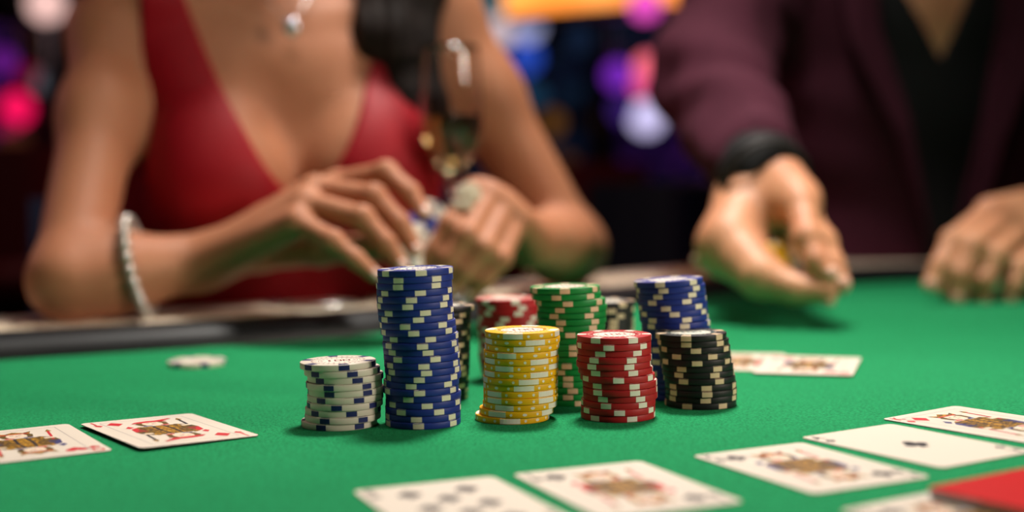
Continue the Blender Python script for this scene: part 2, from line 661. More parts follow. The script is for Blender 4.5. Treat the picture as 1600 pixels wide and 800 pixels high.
def chip_emblem_mesh(col):
    """printed ring, three blurred figures and laurel-like ticks"""
    m = MB()
    z = H2 - 0.00012
    n = 48
    for r0, r1 in ((0.0102, 0.0105),) + (((0.0123, 0.0128),) if col != 'white' else ()):
        zz = z if r0 < 0.0118 else H2 + 0.00003
        vs = [(r * math.cos(2 * PI * i / n), r * math.sin(2 * PI * i / n), zz) for r in (r0, r1) for i in range(n)]
        m.add(vs, [(i, (i + 1) % n, n + (i + 1) % n, n + i)[::-1] for i in range(n)])
    for x, w_ in ((-0.0045, 0.0012), (0.0, 0.003), (0.0045, 0.003)):        # the worn value figures
        if w_ < 0.002:
            m.box((x, 0, z), (w_, 0.0058, 0.00004))
        else:
            for dx, dy, sx, sy in ((-w_ / 2, 0, 0.0009, 0.0058), (w_ / 2, 0, 0.0009, 0.0058), (0, 0.0026, w_, 0.0009), (0, -0.0026, w_, 0.0009)):
                m.box((x + dx, dy, z), (sx, sy, 0.00004))
    for k in range(20):                                                     # small ticks round the label
        a = 2 * PI * k / 20
        M = Matrix.Rotation(a, 4, 'Z') @ Matrix.Translation((0.0088, 0, z))
        m.box((0, 0, 0), (0.0012, 0.0005, 0.00004), M=M)
    return m.mesh('printed_emblem')


def ring_pattern_mesh():
    m = MB()
    for k in range(30):
        a = 2 * PI * (k + 0.5) / 30
        M = Matrix.Rotation(a, 4, 'Z') @ Matrix.Translation((0.0139, 0, H2 + 0.00003)) @ Matrix.Rotation(PI / 4, 4, 'Z')
        m.box((0, 0, 0), (0.0009, 0.0009, 0.00004), M=M)
    return m.mesh('ring_pattern')


LAB = {c: chip_label_mesh(c) for c in BODY}
EMB = {c: chip_emblem_mesh(c) for c in BODY}
RNG = {}
for c in BODY:
    LAB[c].materials.append(CM['paper'])
    EMB[c].materials.append(INK[c])
    RNG[c] = ring_pattern_mesh()
    RNG[c].materials.append(CM['paper'] if c != 'white' else INK['white'])
CHIP_N = 0


def chip(col, M, label, group, top=False):
    name = 'poker_chip'
    o = bpy.data.objects.new(name, BODY[col])
    COL.objects.link(o)
    o.matrix_world = M
    tag(o, label, 'poker chip', group)
    ns = 4 if col == 'yellow' else 6
    for k in range(ns):
        s = bpy.data.objects.new('edge_insert', SPOT[col])
        COL.objects.link(s)
        s.parent = o
        s.rotation_euler = (0, 0, 2 * PI * k / ns)
    if col == 'yellow':
        s = bpy.data.objects.new('edge_dots', DOTS)
        COL.objects.link(s)
        s.parent = o
    if top:
        l = bpy.data.objects.new('printed_label', LAB[col])
        COL.objects.link(l)
        l.parent = o
        l.rotation_euler = (0, 0, top)
        e = bpy.data.objects.new('printed_emblem', EMB[col])
        COL.objects.link(e)
        e.parent = l
        g = bpy.data.objects.new('ring_pattern', RNG[col])
        COL.objects.link(g)
        g.parent = o
    return o


ORD = 'topmost second third fourth fifth sixth seventh eighth ninth tenth eleventh twelfth thirteenth fourteenth fifteenth sixteenth seventeenth eighteenth nineteenth twentieth twenty-first twenty-second twenty-third lowest'.split()


def stack(col, ox, oy, sc, rows, rpx, base_v, where, th=TH, tilt=0.0, ns=6, n=None, emb=0.2):
    """rows: (centre x, insert x) per chip from the top, in the pixels of a crop at scale sc that starts at ox"""
    n = n or len(rows)
    rows = list(rows)
    while len(rows) < n:
        rows.append((rows[-1][0] + rng.uniform(-6, 6), None))
    ub = ox + rows[-1][0] / sc
    base = G(ub, base_v)
    group = 'chips of the ' + where
    for i, (cx, sx) in enumerate(rows):
        k = n - 1 - i                                   # chips below this one
        z = (k + 0.5) * th
        u = ox + cx / sc
        X = P(u, 400, base.y).x
        if i and sx is None:
            ang = rng.uniform(0, 360)
        else:
            s = max(-0.98, min(0.98, (sx - cx) / rpx))
            ang = math.degrees(math.asin(s))
        # image-right angle -> world azimuth (0 = towards the camera)
        view = math.atan2(-base.y, -X)
        rz = view + R(ang)
        dy = rng.uniform(-0.0007, 0.0007)
        roll_ = tilt * (k / max(1, n - 1))
        M = Matrix.Translation((X, base.y + dy, z)) @ Matrix.Rotation(-R(roll_), 4, 'Y') @ Matrix.Rotation(rz, 4, 'Z')
        if i == 0:
            lab = '%s poker chip with printed face, topmost of the %s' % (col, where)
        elif i == n - 1:
            lab = '%s poker chip, lowest of the %s' % (col, where)
        else:
            lab = '%s poker chip, %s from the top of the %s' % (col, ORD[i], where)
        chip(col, M, lab, group, top=(emb - rz if i == 0 else False))


stack('white', 455, 550, 5.927, [(413, 467), (450, 543), (478, 588), (466, 673), (480, 678), (475, 598), (470, 393), (451, 527), (448, 632), (413, 595)], 350, 663.5, 'low white stack', tilt=0.8)
stack('blue', 575, 415, 5.924, [(437, 489), (433, 628), (423, 622), (424, 477), (425, 397), (427, 362), (432, 520), (435, 456), (450, 675), (455, 731), (473, 563), (471, 490), (475, 538), (480, 605), (482, 500), (487, 522), (493, 455), (473, 380), (468, 456), (490, 353), (488, 522), (485, 630), (483, 423), (483, 441)], 346, 661, 'tall front blue stack', tilt=1.6)
stack('yellow', 730, 505, 4.706, [(396, 326), (400, 495), (394, 408), (385, 277), (389, 525), (385, 258), (384, 523), (380, 442), (380, 405), (379, 572), (379, 572), (373, 254), (347, 198), (316, 298)], 278, 654, 'yellow stack', tilt=0.2)
stack('red', 885, 510, 5.0, [(367, 514), (363, 325), (364, 546), (366, 500), (360, 481), (375, 512), (389, 398), (408, 521), (408, 524), (410, 567), (395, 585), (392, 404), (391, 501)], 290, 651, 'front red stack', tilt=0.0)
stack('black', 1010, 510, 5.713, [(390, 350), (411, 353), (423, 437), (429, 583), (433, 447), (450, 627), (457, 603), (466, 642), (477, 530), (479, 533), (481, 521), (475, 671)], 315, 632, 'front black stack', tilt=0.2)
stack('green', 735, 435, 3.809, [(560, 560), (567, 510), (593, 577), (602, 530), (600, 495), (597, 535), (590, 520), (588, None), (589, None), (590, 610), (591, 610), (588, None), (590, 566), (592, None), (593, 574), (592, None), (590, 600), (588, 572), (590, 640)], 207, 627, 'tall green stack', th=0.00352, tilt=0.8)
stack('blue', 940, 425, 5.926, [(615, 542), (635, 573), (642, 525), (647, 473), (655, 595), (660, 672), (665, 475), (680, 462), (683, 545)], 310, 619, 'rear blue stack', tilt=3.2, n=20)
stack('black', 575, 415, 5.924, [(663, 960), (630, 865), (625, 828), (622, 925), (620, 880), (618, 915), (616, 843), (615, None), (614, None), (612, None), (610, None), (606, 870), (600, 905)], 312, 622, 'black stack behind the tall blue one', n=16)
stack('red', 735, 435, 3.809, [(211, 265), (225, 303), (225, 280), (226, 200), (222, 350), (222, None)], 183, 590, 'rear red stack', n=15)
stack('black', 940, 425, 5.926, [(20, 190), (10, 85), (8, 168), (8, 105), (8, 100), (8, 75)], 280, 585, 'rear black stack beside the green chips', n=14)

# single chips
b = G(308, 570)
chip('white', Matrix.Translation((b.x, b.y, TH / 2)) @ Matrix.Rotation(R(-62), 4, 'Z'), 'single white poker chip with navy edge inserts lying flat on the open felt', None, top=0.3)

# ------------------------------------------------------------------ playing cards
cardm = mat('card paper', (222, 212, 196), 0.42, bump=(900, 0.05, 0.0003))
cardedge = mat('card edge', (120, 104, 96), 0.6)
redink = mat('card red ink', (196, 30, 44), 0.5)
blkink = mat('card black ink', (28, 28, 36), 0.5)
goldink = mat('card gold ink', (186, 136, 30), 0.5, noise=(420, (84, 56, 16), 0.47, 0.53))
oliveink = mat('card olive ink', (96, 74, 22), 0.5)
blueink = mat('card blue ink', (54, 58, 110), 0.5)
skinink = mat('card face tint', (226, 206, 180), 0.5)
greyink = mat('card frame line', (150, 140, 140), 0.5)
redback = mat('glossy red card back', (196, 22, 26), 0.35)
INKS = [redink, blkink, goldink, oliveink, blueink, skinink, greyink, cardm]
CW, CL, CT = 0.063, 0.088, 0.0004


def rr_outline(w_, l_, r, n=6):
    out = []
    for cx, cy, a0 in ((w_ / 2 - r, l_ / 2 - r, 0), (-w_ / 2 + r, l_ / 2 - r, 90), (-w_ / 2 + r, -l_ / 2 + r, 180), (w_ / 2 - r, -l_ / 2 + r, 270)):
        for k in range(n + 1):
            a = R(a0 + 90 * k / n)
            out.append((cx + r * math.cos(a), cy + r * math.sin(a)))
    return out


def suit_poly(s):
    if s == 'diamond':
        return [[(0, -0.6), (0.45, 0), (0, 0.6), (-0.45, 0)]]
    if s == 'heart':
        p = []
        for k in range(24):
            t = 2 * PI * k / 24
            p.append((0.55 * math.sin(t) ** 3, 0.034 * (13 * math.cos(t) - 5 * math.cos(2 * t) - 2 * math.cos(3 * t) - math.cos(4 * t)) + 0.08))
        return [p[::-1]]
    circ = lambda x, y, r: [(x + r * math.cos(2 * PI * k / 14), y + r * math.sin(2 * PI * k / 14)) for k in range(14)]
    stem = [(-0.2, -0.6), (0.2, -0.6), (0.05, 0.0), (-0.05, 0.0)]
    if s == 'club':
        return [circ(0, 0.27, 0.24), circ(-0.27, -0.1, 0.24), circ(0.27, -0.1, 0.24), stem]
    p = []
    for k in range(24):
        t = 2 * PI * k / 24
        p.append((0.5 * math.sin(t) ** 3, -0.032 * (13 * math.cos(t) - 5 * math.cos(2 * t) - 2 * math.cos(3 * t) - math.cos(4 * t)) + 0.05))
    return [p, stem]


SUITS = {}


def suit_mesh(s):
    if s not in SUITS:
        m = MB()
        for i, poly in enumerate(suit_poly(s)):
            z = 0.00001 * i
            m.add([(x, y, z) for x, y in poly], [tuple(range(len(poly)))])
        me = m.mesh('suit_' + s)
        me.materials.append(redink if s in ('diamond', 'heart') else blkink)
        SUITS[s] = me
    return SUITS[s]


def suit_obj(s, parent, x, y, size, flip=False, name='suit_pip'):
    o = bpy.data.objects.new(name, suit_mesh(s))
    COL.objects.link(o)
    o.parent = parent
    o.location = (x, y, CT + 0.00006)
    o.scale = (size, size, 1)
    if flip:
        o.rotation_euler = (0, 0, PI)
    return o


TXT = {}


def index_obj(ch, s, parent, flip=False):
    key = (ch, s)
    if key not in TXT:
        c = bpy.data.curves.new('index_letter', 'FONT')
        c.body = ch
        c.size = 0.0105
        c.align_x = 'CENTER'
        c.align_y = 'CENTER'
        c.offset = 0.0002
        c.materials.append(redink if s in ('diamond', 'heart') else blkink)
        to_ = bpy.data.objects.new('index_letter', c)
        me = bpy.data.meshes.new_from_object(to_)
        bpy.data.objects.remove(to_)
        TXT[key] = me
    sg = -1 if flip else 1
    o = bpy.data.objects.new('index_letter', TXT[key])
    COL.objects.link(o)
    o.parent = parent
    o.location = (-sg * 0.0262, sg * 0.0375, CT + 0.00006)
    o.scale = (0.75, 1, 1)
    if flip:
        o.rotation_euler = (0, 0, PI)
    suit_obj(s, parent, -sg * 0.0262, sg * 0.0290, 0.0052, flip, 'index_suit')


def court_mesh(style):
    """two mirrored half figures: robe, collar, face, hair, crown or hat, sceptre"""
    m = MB()
    rg = random.Random(style)
    mm = 0.001
    A, B = (0, 4) if style % 2 else (4, 0)

    def poly(pts, mi, z):
        for s in (1, -1):
            m.add([(s * x * 1.14 * mm, s * y * 1.03 * mm, z * 0.000012) for x, y in pts], [tuple(range(len(pts)))], mi)
    poly([(-15, 0), (15, 0), (14, 9), (9, 14), (-9, 14), (-14, 9)], 2, 0)          # robe
    poly([(-15, 0), (-9, 0), (-11, 12), (-14, 9)], A, 1)
    poly([(7, 0), (15, 0), (14, 9), (10, 12)], 3, 1)
    poly([(-4, 0), (4, 0), (3, 14), (-3, 14)], 1, 2)
    poly([(-2.6, 0), (2.6, 0), (1.8, 14), (-1.8, 14)], 2, 3)
    for k in range(5):
        y = 1.5 + k * 2.4
        poly([(-13 + k, y), (-5, y - 1), (-5, y + 0.3), (-13 + k, y + 1.2)], 3 if k % 2 else 1, 4)
        poly([(5, y), (13 - k, y - 0.5), (13 - k, y + 0.7), (5, y + 1.2)], 2 if k % 2 else 3, 4)
    poly([(-8, 13), (8, 13), (6, 17), (-6, 17)], 7, 3)                              # collar
    poly([(-6.5, 14), (-2, 13.5), (-2, 15), (-5.5, 16.5)], B, 4)
    poly([(2, 13.5), (6.5, 14), (5.5, 16.5), (2, 15)], A, 4)
    poly([(-6.5, 16), (6.5, 16), (7.5, 23), (5, 26), (-5, 26), (-7.5, 23)], 3 if style % 3 else 2, 4)   # hair
    poly([(-4, 16), (4, 16), (4.6, 21), (3.6, 25), (-3.6, 25), (-4.6, 21)], 5, 5)   # face
    poly([(-2.6, 22), (-0.9, 22), (-0.9, 22.7), (-2.6, 22.7)], 1, 6)
    poly([(0.9, 22), (2.6, 22), (2.6, 22.7), (0.9, 22.7)], 1, 6)
    poly([(-0.3, 19.6), (0.5, 19.6), (0.2, 22), (-0.1, 22)], 6, 6)
    poly([(-1.4, 18), (1.4, 18), (0.9, 18.6), (-0.9, 18.6)], 0, 6)
    if style == 1:
        poly([(-9, 24.6), (9, 25.6), (7, 29), (0, 30), (-6, 28.5)], A, 6)           # flat hat with a feather
        poly([(5, 27), (13, 31), (12, 33), (3, 29)], 0, 7)
    else:
        poly([(-6.5, 25), (6.5, 25), (8, 31), (4, 28.2), (0, 32), (-4, 28.2), (-8, 31)], 2, 6)
        poly([(-6.2, 25), (6.2, 25), (6.2, 26.4), (-6.2, 26.4)], 0, 7)
    poly([(12, 3), (13.2, 3), (15.5, 27), (14.3, 27)], 1 if style == 1 else 0, 5)    # sceptre or blade
    poly([(13.5, 26), (16.6, 26), (15.4, 31)], 2, 6)
    poly([(9.5, 6), (14, 6), (14, 9.5), (9.5, 9.5)], 5, 6)                            # hand
    poly([(-14, 10), (-9, 15), (-12, 21), (-16, 15)], 7, 2)
    poly([(-14, 11), (-11, 14), (-12.5, 18), (-15, 14)], A, 3)
    me = m.mesh('court_figure')
    for k in INKS:
        me.materials.append(k)
    return me


def frame_mesh():
    m = MB()
    W_, L_, t = 0.0228, 0.0375, 0.00018
    for a, b_, c, d in ((0, L_, W_, t), (0, -L_, W_, t), (W_, 0, t, L_), (-W_, 0, t, L_)):
        m.add([(a - c, b_ - d, 0), (a + c, b_ - d, 0), (a + c, b_ + d, 0), (a - c, b_ + d, 0)], [(0, 1, 2, 3)])
    me = m.mesh('frame_line')
    me.materials.append(greyink)
    return me


FRAME = frame_mesh()
COURT = {k: court_mesh(k) for k in (1, 2, 3, 4)}


def card_body(face, back, edge):
    m = MB()
    o = rr_outline(CW, CL, 0.0035)
    n = len(o)
    m.add([(x, y, CT) for x, y in o], [tuple(range(n))], 0)
    m.add([(x, y, 0) for x, y in o], [tuple(range(n - 1, -1, -1))], 1)
    m.add([(x, y, 0) for x, y in o] + [(x, y, CT) for x, y in o], [(i, (i + 1) % n, (i + 1) % n + n, i + n) for i in range(n)], 2)
    me = m.mesh('playing_card')
    for k in (face, back, edge):
        me.materials.append(k)
    return me


CARD = card_body(cardm, redback, cardedge)
CARDB = card_body(redback, cardm, redback)


def card(tl, tr, br, label, suit, letter, court=None, pips=None, z=0.0002, tiltx=0.0, tilty=0.0, me=None, long_first=False):
    """tl, tr, br: table points of three corners; the card gets its true size round their centre"""
    tl, tr, br = (G(*q) if not isinstance(q, Vector) else q for q in (tl, tr, br))
    c = (tl + br) / 2
    up = (tr - br).normalized() + Matrix.Rotation(PI / 2, 3, 'Z') @ (tr - tl).normalized()
    a = math.atan2(-up.x, up.y)
    M = Matrix.Translation((c.x, c.y, z)) @ Matrix.Rotation(a, 4, 'Z') @ Matrix.Rotation(tiltx, 4, 'X') @ Matrix.Rotation(tilty, 4, 'Y')
    o = bpy.data.objects.new('playing_card', me or CARD)
    COL.objects.link(o)
    o.matrix_world = M
    tag(o, label, 'playing card', 'playing cards lying on the felt')
    if letter:
        index_obj(letter, suit, o)
        index_obj(letter, suit, o, True)
    if court:
        f = bpy.data.objects.new('court_figure', COURT[court])
        COL.objects.link(f)
        f.parent = o
        f.location = (0, 0, CT + 0.00005)
        g = bpy.data.objects.new('frame_line', FRAME)
        COL.objects.link(g)
        g.parent = o
        g.location = (0, 0, CT + 0.00004)
        suit_obj(suit, o, -0.0172, 0.0300, 0.0100)
        suit_obj(suit, o, 0.0172, -0.0300, 0.0100, True)
    for x, y, f in pips or ():
        suit_obj(suit, o, x, y, 0.0105 if len(pips) > 1 else 0.013, f)
    return o


card((123, 666), (289, 647), (409, 684), 'jack of diamonds card on the left with its near left edge lifted slightly', 'diamond', 'J', 1, z=0.0009, tiltx=R(-0.2), tilty=R(1.3))
tl2 = G(-78, 683)
card(tl2, G(88, 667), G(166, 706), 'court card of hearts cut off by the left side of the view', 'heart', 'Q', 2)
eight = [(x, y, y < 0) for x in (-0.0125, 0.0125) for y in (0.0265, 0.0, -0.0265)] + [(0, 0.0135, False), (0, -0.0135, True)]
_a, _b = G(550, 769), G(770, 746)
card(_a, _b, _b + (Matrix.Rotation(-PI / 2, 3, 'Z') @ (_b - _a)).normalized() * 0.088, 'eight of spades card, leftmost of the near row at the bottom', 'spade', '8', None, eight)
_a, _b = G(800, 743), G(1000, 722)
card(_a, _b, _b + (Matrix.Rotation(-PI / 2, 3, 'Z') @ (_b - _a)).normalized() * 0.088, 'black court card between the eight and the next court card', 'spade', 'J', 3)
card((1086, 715), (1258, 692), (1450, 746), 'black court card lying just left of the ace of clubs', 'club', 'K', 4)
card((1259, 686), (1395, 665), (1607, 706), 'ace of clubs card with one small black pip in its middle', 'club', 'A', None, [(0, 0, False)])
card((1399, 659), (1509, 637), (1700, 667), 'king of diamonds card on the right edge behind the ace', 'diamond', 'K', 2)
_a, _b = G(1172, 586), G(1328, 590)
dirn = (G(1354, 555) - G(1328, 590)).normalized()
card(_b, _a, _a + dirn * 0.088, 'red court card lying across another card beyond the front black stack', 'heart', 'Q', 4, z=0.0010, tiltx=R(0.0))
_c = G(1152, 566)
_d = Vector((0.22, 1, 0)).normalized()
_s = Vector((_d.y, -_d.x, 0))
tlc = _c - _s * 0.0315 + _d * 0.044
card(tlc, tlc + _s * 0.063, tlc + _s * 0.063 - _d * 0.088, 'court card half hidden behind black chips and under the red court card', 'club', 'J', 3)
_a = G(1446, 764, 0.0045)
_b = G(1600, 733, 0.0045)
_dir = (_b - _a)
_dir.z = 0
_dir.normalize()
_n = Matrix.Rotation(-PI / 2, 3, 'Z') @ _dir
tlc = Vector((_a.x, _a.y, 0))
dc = tlc + _dir * 0.0315 + _n * 0.044
deck = tag(empty('card_deck', (dc.x, dc.y, 0.0007), math.atan2(_dir.y, _dir.x)), 'thin squared pile of cards with a glossy red back at the lower right corner', 'deck of cards')
pack = MB()
for k in range(8):
    jx, jy = rng.uniform(-0.0004, 0.0004), rng.uniform(-0.0004, 0.0004)
    o_ = rr_outline(CW, CL, 0.0035, 4)
    n_o = len(o_)
    z0, z1 = k * 0.0005, k * 0.0005 + 0.00042
    pack.add([(x + jx, y + jy, z0) for x, y in o_] + [(x + jx, y + jy, z1) for x, y in o_], [(i, (i + 1) % n_o, (i + 1) % n_o + n_o, i + n_o) for i in range(n_o)] + [tuple(range(n_o, 2 * n_o)), tuple(range(n_o - 1, -1, -1))])
pk = pack.build('card_pack', mat('stacked card edges', (206, 204, 208), 0.5), deck)
pk['kind'] = 'stuff'
pk['label'] = 'pale edges of the stacked cards'
tp = bpy.data.objects.new('top_card', CARDB)
COL.objects.link(tp)
tp.parent = deck
tp.location = (0, 0, 0.0040)
tp['label'] = 'glossy red card back on top'
_e = G(1310, 800)
card(_e, _e + _dir * 0.063, _e + _dir * 0.063 + _n * 0.088, 'pale court card half hidden under the red backed pile', 'spade', 'Q', 2, z=0.0002)

# ------------------------------------------------------------------ skin, cloth
skinw = mat('warm skin', (176, 118, 87), 0.58, sss=0.12, spec=0.35, noise=(14, (166, 106, 76), 0.35, 0.7), bump=(260, 0.08, 0.0006))
skinm = mat('tanned skin', (222, 160, 120), 0.5, sss=0.12, noise=(18, (206, 138, 102), 0.35, 0.7), bump=(220, 0.15, 0.0008))
nailm = mat('pale nail varnish', (206, 166, 150), 0.25, coat=0.4)
nailn = mat('natural nail', (222, 172, 148), 0.35)
dressm = mat('red satin dress', (144, 0, 19), 0.6, bump=(12, 0.15, 0.004), spec=0.3)
jacketm = mat('plum wool jacket', (80, 33, 50), 0.9, spec=0.2, noise=(200, (66, 26, 41), 0.4, 0.6), bump=(500, 0.4, 0.001))
shirtm = mat('black shirt cotton', (10, 9, 13), 0.85, bump=(10, 0.3, 0.004))
trouserm = mat('charcoal trousers', (24, 24, 28), 0.85)
hairm = mat('dark brown hair', (22, 13, 11), 0.62, spec=0.25, noise=(30, (30, 18, 14), 0.4, 0.6))
eyew = mat('eye white', (232, 228, 222), 0.2)
eyed = mat('dark iris', (40, 24, 16), 0.15)
lipm = mat('lip colour', (160, 50, 56), 0.4)
shoem = mat('black shoe leather', (16, 14, 14), 0.3)


def V3(*a):
    return Vector(a)


def finger(pts, rs, k=0.003):
    return [cone(pts[i], pts[i + 1], rs[i], rs[i + 1], k) for i in range(len(pts) - 1)]


def nail(parent, tip, prev, out, r, m, L=0.006):
    """a thin curved plate on the back of the fingertip; out = away from the finger's pad"""
    d = (tip - prev).normalized()
    o = (out - d * out.dot(d)).normalized()
    s = d.cross(o)
    M = Matrix(((s.x, d.x, o.x), (s.y, d.y, o.y), (s.z, d.z, o.z)))
    c = tip + o * r * 0.72 + d * 0.002
    mb = MB().ball((0, 0, 0), (r * 0.72, L, r * 0.42), 12, M=M.to_4x4())
    mb.v = [tuple(Vector(v) + c) for v in mb.v]
    return mb.build('fingernail', m, parent, True)


def head_prims(c, up, fr, s=1.0):
    """c = centre between the ears; fr = facing, up = crown"""
    rt = up.cross(fr).normalized()
    M = np.array([[rt.x, fr.x, up.x], [rt.y, fr.y, up.y], [rt.z, fr.z, up.z]])
    q = lambda x, y, z: c + (rt * x + fr * y + up * z) * s
    L = [ell(q(0, -0.012, 0.045), (0.075 * s, 0.094 * s, 0.082 * s), 0.03, M),
         ell(q(0, 0.020, -0.03), (0.060 * s, 0.070 * s, 0.075 * s), 0.03, M),
         ell(q(0, 0.058, -0.082), (0.026 * s, 0.024 * s, 0.020 * s), 0.03, M),
         cone(q(0, 0.086, 0.012), q(0, 0.102, -0.024), 0.005 * s, 0.0085 * s, 0.010),
         ell(q(-0.010, 0.090, -0.029), (0.007 * s, 0.009 * s, 0.006 * s), 0.008, M),
         ell(q(0.010, 0.090, -0.029), (0.007 * s, 0.009 * s, 0.006 * s), 0.008, M),
         cone(q(-0.042, 0.068, 0.024), q(0.042, 0.068, 0.024), 0.013 * s, 0.013 * s, 0.02),
         ell(q(-0.042, 0.056, -0.018), (0.020 * s, 0.018 * s, 0.016 * s), 0.02, M),
         ell(q(0.042, 0.056, -0.018), (0.020 * s, 0.018 * s, 0.016 * s), 0.02, M)]
    for sx in (-1, 1):
        L.append(ell(q(sx * 0.076, -0.008, -0.005), (0.007 * s, 0.018 * s, 0.031 * s), 0.008, M))
    return L, q, M


def face_parts(parent, q, M, s=1.0):
    Mb = Matrix(M.tolist()).to_4x4()
    for sx in (-1, 1):
        e = MB().ball(tuple(q(sx * 0.031, 0.0705, 0.004)), 0.0125 * s, 16).build('eye', eyew, parent, True)
        MB().ball(tuple(q(sx * 0.031, 0.0800, 0.004)), (0.0062 * s, 0.0036 * s, 0.0062 * s), 12, M=Mb).build('iris', eyed, e, True)
        MB().tube([q(sx * 0.014, 0.092, 0.024), q(sx * 0.032, 0.089, 0.030), q(sx * 0.048, 0.074, 0.024)], [0.002, 0.003, 0.0015], 8).build('eyebrow', hairm, parent, True)
    mb = MB()
    mb.tube([q(-0.023, 0.084, -0.054), q(-0.010, 0.095, -0.051), q(0, 0.096, -0.053), q(0.010, 0.095, -0.051), q(0.023, 0.084, -0.054)], [0.001, 0.004, 0.0035, 0.004, 0.001], 8)
    mb.tube([q(-0.022, 0.083, -0.056), q(0, 0.095, -0.060), q(0.022, 0.083, -0.056)], [0.001, 0.005, 0.001], 8)
    mb.build('lips', lipm, parent, True)


# ------------------------------------------------------------------ woman in the red dress
wS1, wS2 = P(178, 60, 1.31), P(674, 18, 1.40)
wC = (wS1 + wS2) / 2
exv = (wS2 - wS1)
exv.z = 0
exv.normalize()
efv = Vector((exv.y, -exv.x, 0))
shz = wC.z
print('woman shoulder z', shz, 'width', (wS2 - wS1).length)


def W(x, y, z):
    return Vector((wC.x, wC.y, 0)) + exv * x + efv * y + Vector((0, 0, z))


ME = np.array([[exv.x, efv.x, 0], [exv.y, efv.y, 0], [0, 0, 1]])
torso = [
    ell(W(0, 0.0, shz - 0.15), (0.150, 0.092, 0.185), 0.04, ME),
    ell(W(0, 0.0, shz - 0.045), (0.150, 0.078, 0.062), 0.04, ME),
    ell(W(0, -0.005, -0.10), (0.136, 0.088, 0.17), 0.05, ME),
    cone(W(0, -0.015, shz + 0.005), W(0, 0.0, shz + 0.12), 0.056, 0.050, 0.03),
    cone(W(0, -0.025, shz + 0.045), W(-0.145, -0.01, shz - 0.005), 0.036, 0.036, 0.04),
    cone(W(0, -0.025, shz + 0.045), W(0.145, -0.01, shz - 0.005), 0.036, 0.036, 0.04),
    cone(W(-0.014, 0.052, shz - 0.002), W(-0.125, 0.035, shz + 0.018), 0.011, 0.012, 0.025),
    cone(W(0.014, 0.052, shz - 0.002), W(0.125, 0.035, shz + 0.018), 0.011, 0.012, 0.025),
]
bust = [
    ell(W(-0.066, 0.080, shz - 0.150), (0.062, 0.056, 0.066), 0.016, ME),
    ell(W(0.066, 0.080, shz - 0.150), (0.062, 0.056, 0.066), 0.016, ME),
    cone(W(-0.075, 0.06, shz - 0.10), W(-0.10, 0.02, shz - 0.03), 0.040, 0.028, 0.04),
    cone(W(0.075, 0.06, shz - 0.10), W(0.10, 0.02, shz - 0.03), 0.040, 0.028, 0.04),
]
torso += bust
lower = [
    ell(W(0, -0.03, -0.26), (0.168, 0.115, 0.11), 0.05, ME),
    cone(W(-0.085, -0.02, -0.28), W(-0.10, 0.36, -0.255), 0.078, 0.056, 0.03),
    cone(W(0.085, -0.02, -0.28), W(0.10, 0.36, -0.255), 0.078, 0.056, 0.03),
]
# arms: viewer-left and viewer-right
wE1 = P(108, 438, 1.12)
wW1 = P(322, 408, 1.17)
wE2 = P(892, 388, 1.40)
wW2 = P(822, 372, 1.21)
arms = [
    cone(wS1, wS1.lerp(wE1, 0.35), 0.037, 0.032, 0.03), cone(wS1.lerp(wE1, 0.35), wE1, 0.032, 0.029, 0.03),
    cone(wE1, wE1.lerp(wW1, 0.35), 0.030, 0.030, 0.02), cone(wE1.lerp(wW1, 0.35), wW1, 0.030, 0.0235, 0.02),
    cone(wS2, wS2.lerp(wE2, 0.35), 0.044, 0.037, 0.035), cone(wS2.lerp(wE2, 0.35), wE2, 0.037, 0.031, 0.03),
    cone(wE2, wE2.lerp(wW2, 0.35), 0.034, 0.033, 0.02), cone(wE2.lerp(wW2, 0.35), wW2, 0.033, 0.0225, 0.02),
    cone(W(-0.12, 0.0, shz - 0.10), wS1, 0.040, 0.034, 0.03), cone(W(0.12, 0.0, shz - 0.10), wS2, 0.045, 0.040, 0.035),
]
h1 = {
    'index': [P(528, 288, 1.155), P(603, 270, 1.135), P(640, 301, 1.12), P(662, 333, 1.11)],
    'middle': [P(492, 296, 1.135), P(584, 307, 1.11), P(625, 350, 1.10), P(648, 390, 1.095)],
    'ring': [P(476, 317, 1.115), P(566, 340, 1.09), P(603, 380, 1.083), P(626, 414, 1.08)],
    'pinky': [P(464, 347, 1.10), P(520, 376, 1.08), P(556, 405, 1.074), P(585, 430, 1.07)],
    'thumb': [P(410, 395, 1.19), P(500, 392, 1.17), P(580, 385, 1.145), P(632, 398, 1.125)],
}
h2 = {
    'index': [P(742, 300, 1.17), P(704, 352, 1.13), P(680, 392, 1.125), P(664, 420, 1.125)],
    'middle': [P(766, 306, 1.165), P(730, 368, 1.12), P(702, 405, 1.118), P(684, 434, 1.12)],
    'ring': [P(790, 322, 1.165), P(757, 388, 1.12), P(727, 424, 1.118), P(708, 450, 1.12)],
    'pinky': [P(808, 345, 1.165), P(783, 405, 1.125), P(757, 438, 1.123), P(738, 458, 1.125)],
    'thumb': [P(760, 345, 1.20), P(715, 350, 1.185), P(690, 372, 1.16), P(668, 398, 1.145)],
}
FR = {'index': (0.0106, 0.0092, 0.0082, 0.0068), 'middle': (0.0106, 0.0094, 0.0084, 0.0070), 'ring': (0.0104, 0.0090, 0.0080, 0.0066), 'pinky': (0.0095, 0.0080, 0.0072, 0.0060), 'thumb': (0.015, 0.0125, 0.0110, 0.0082)}


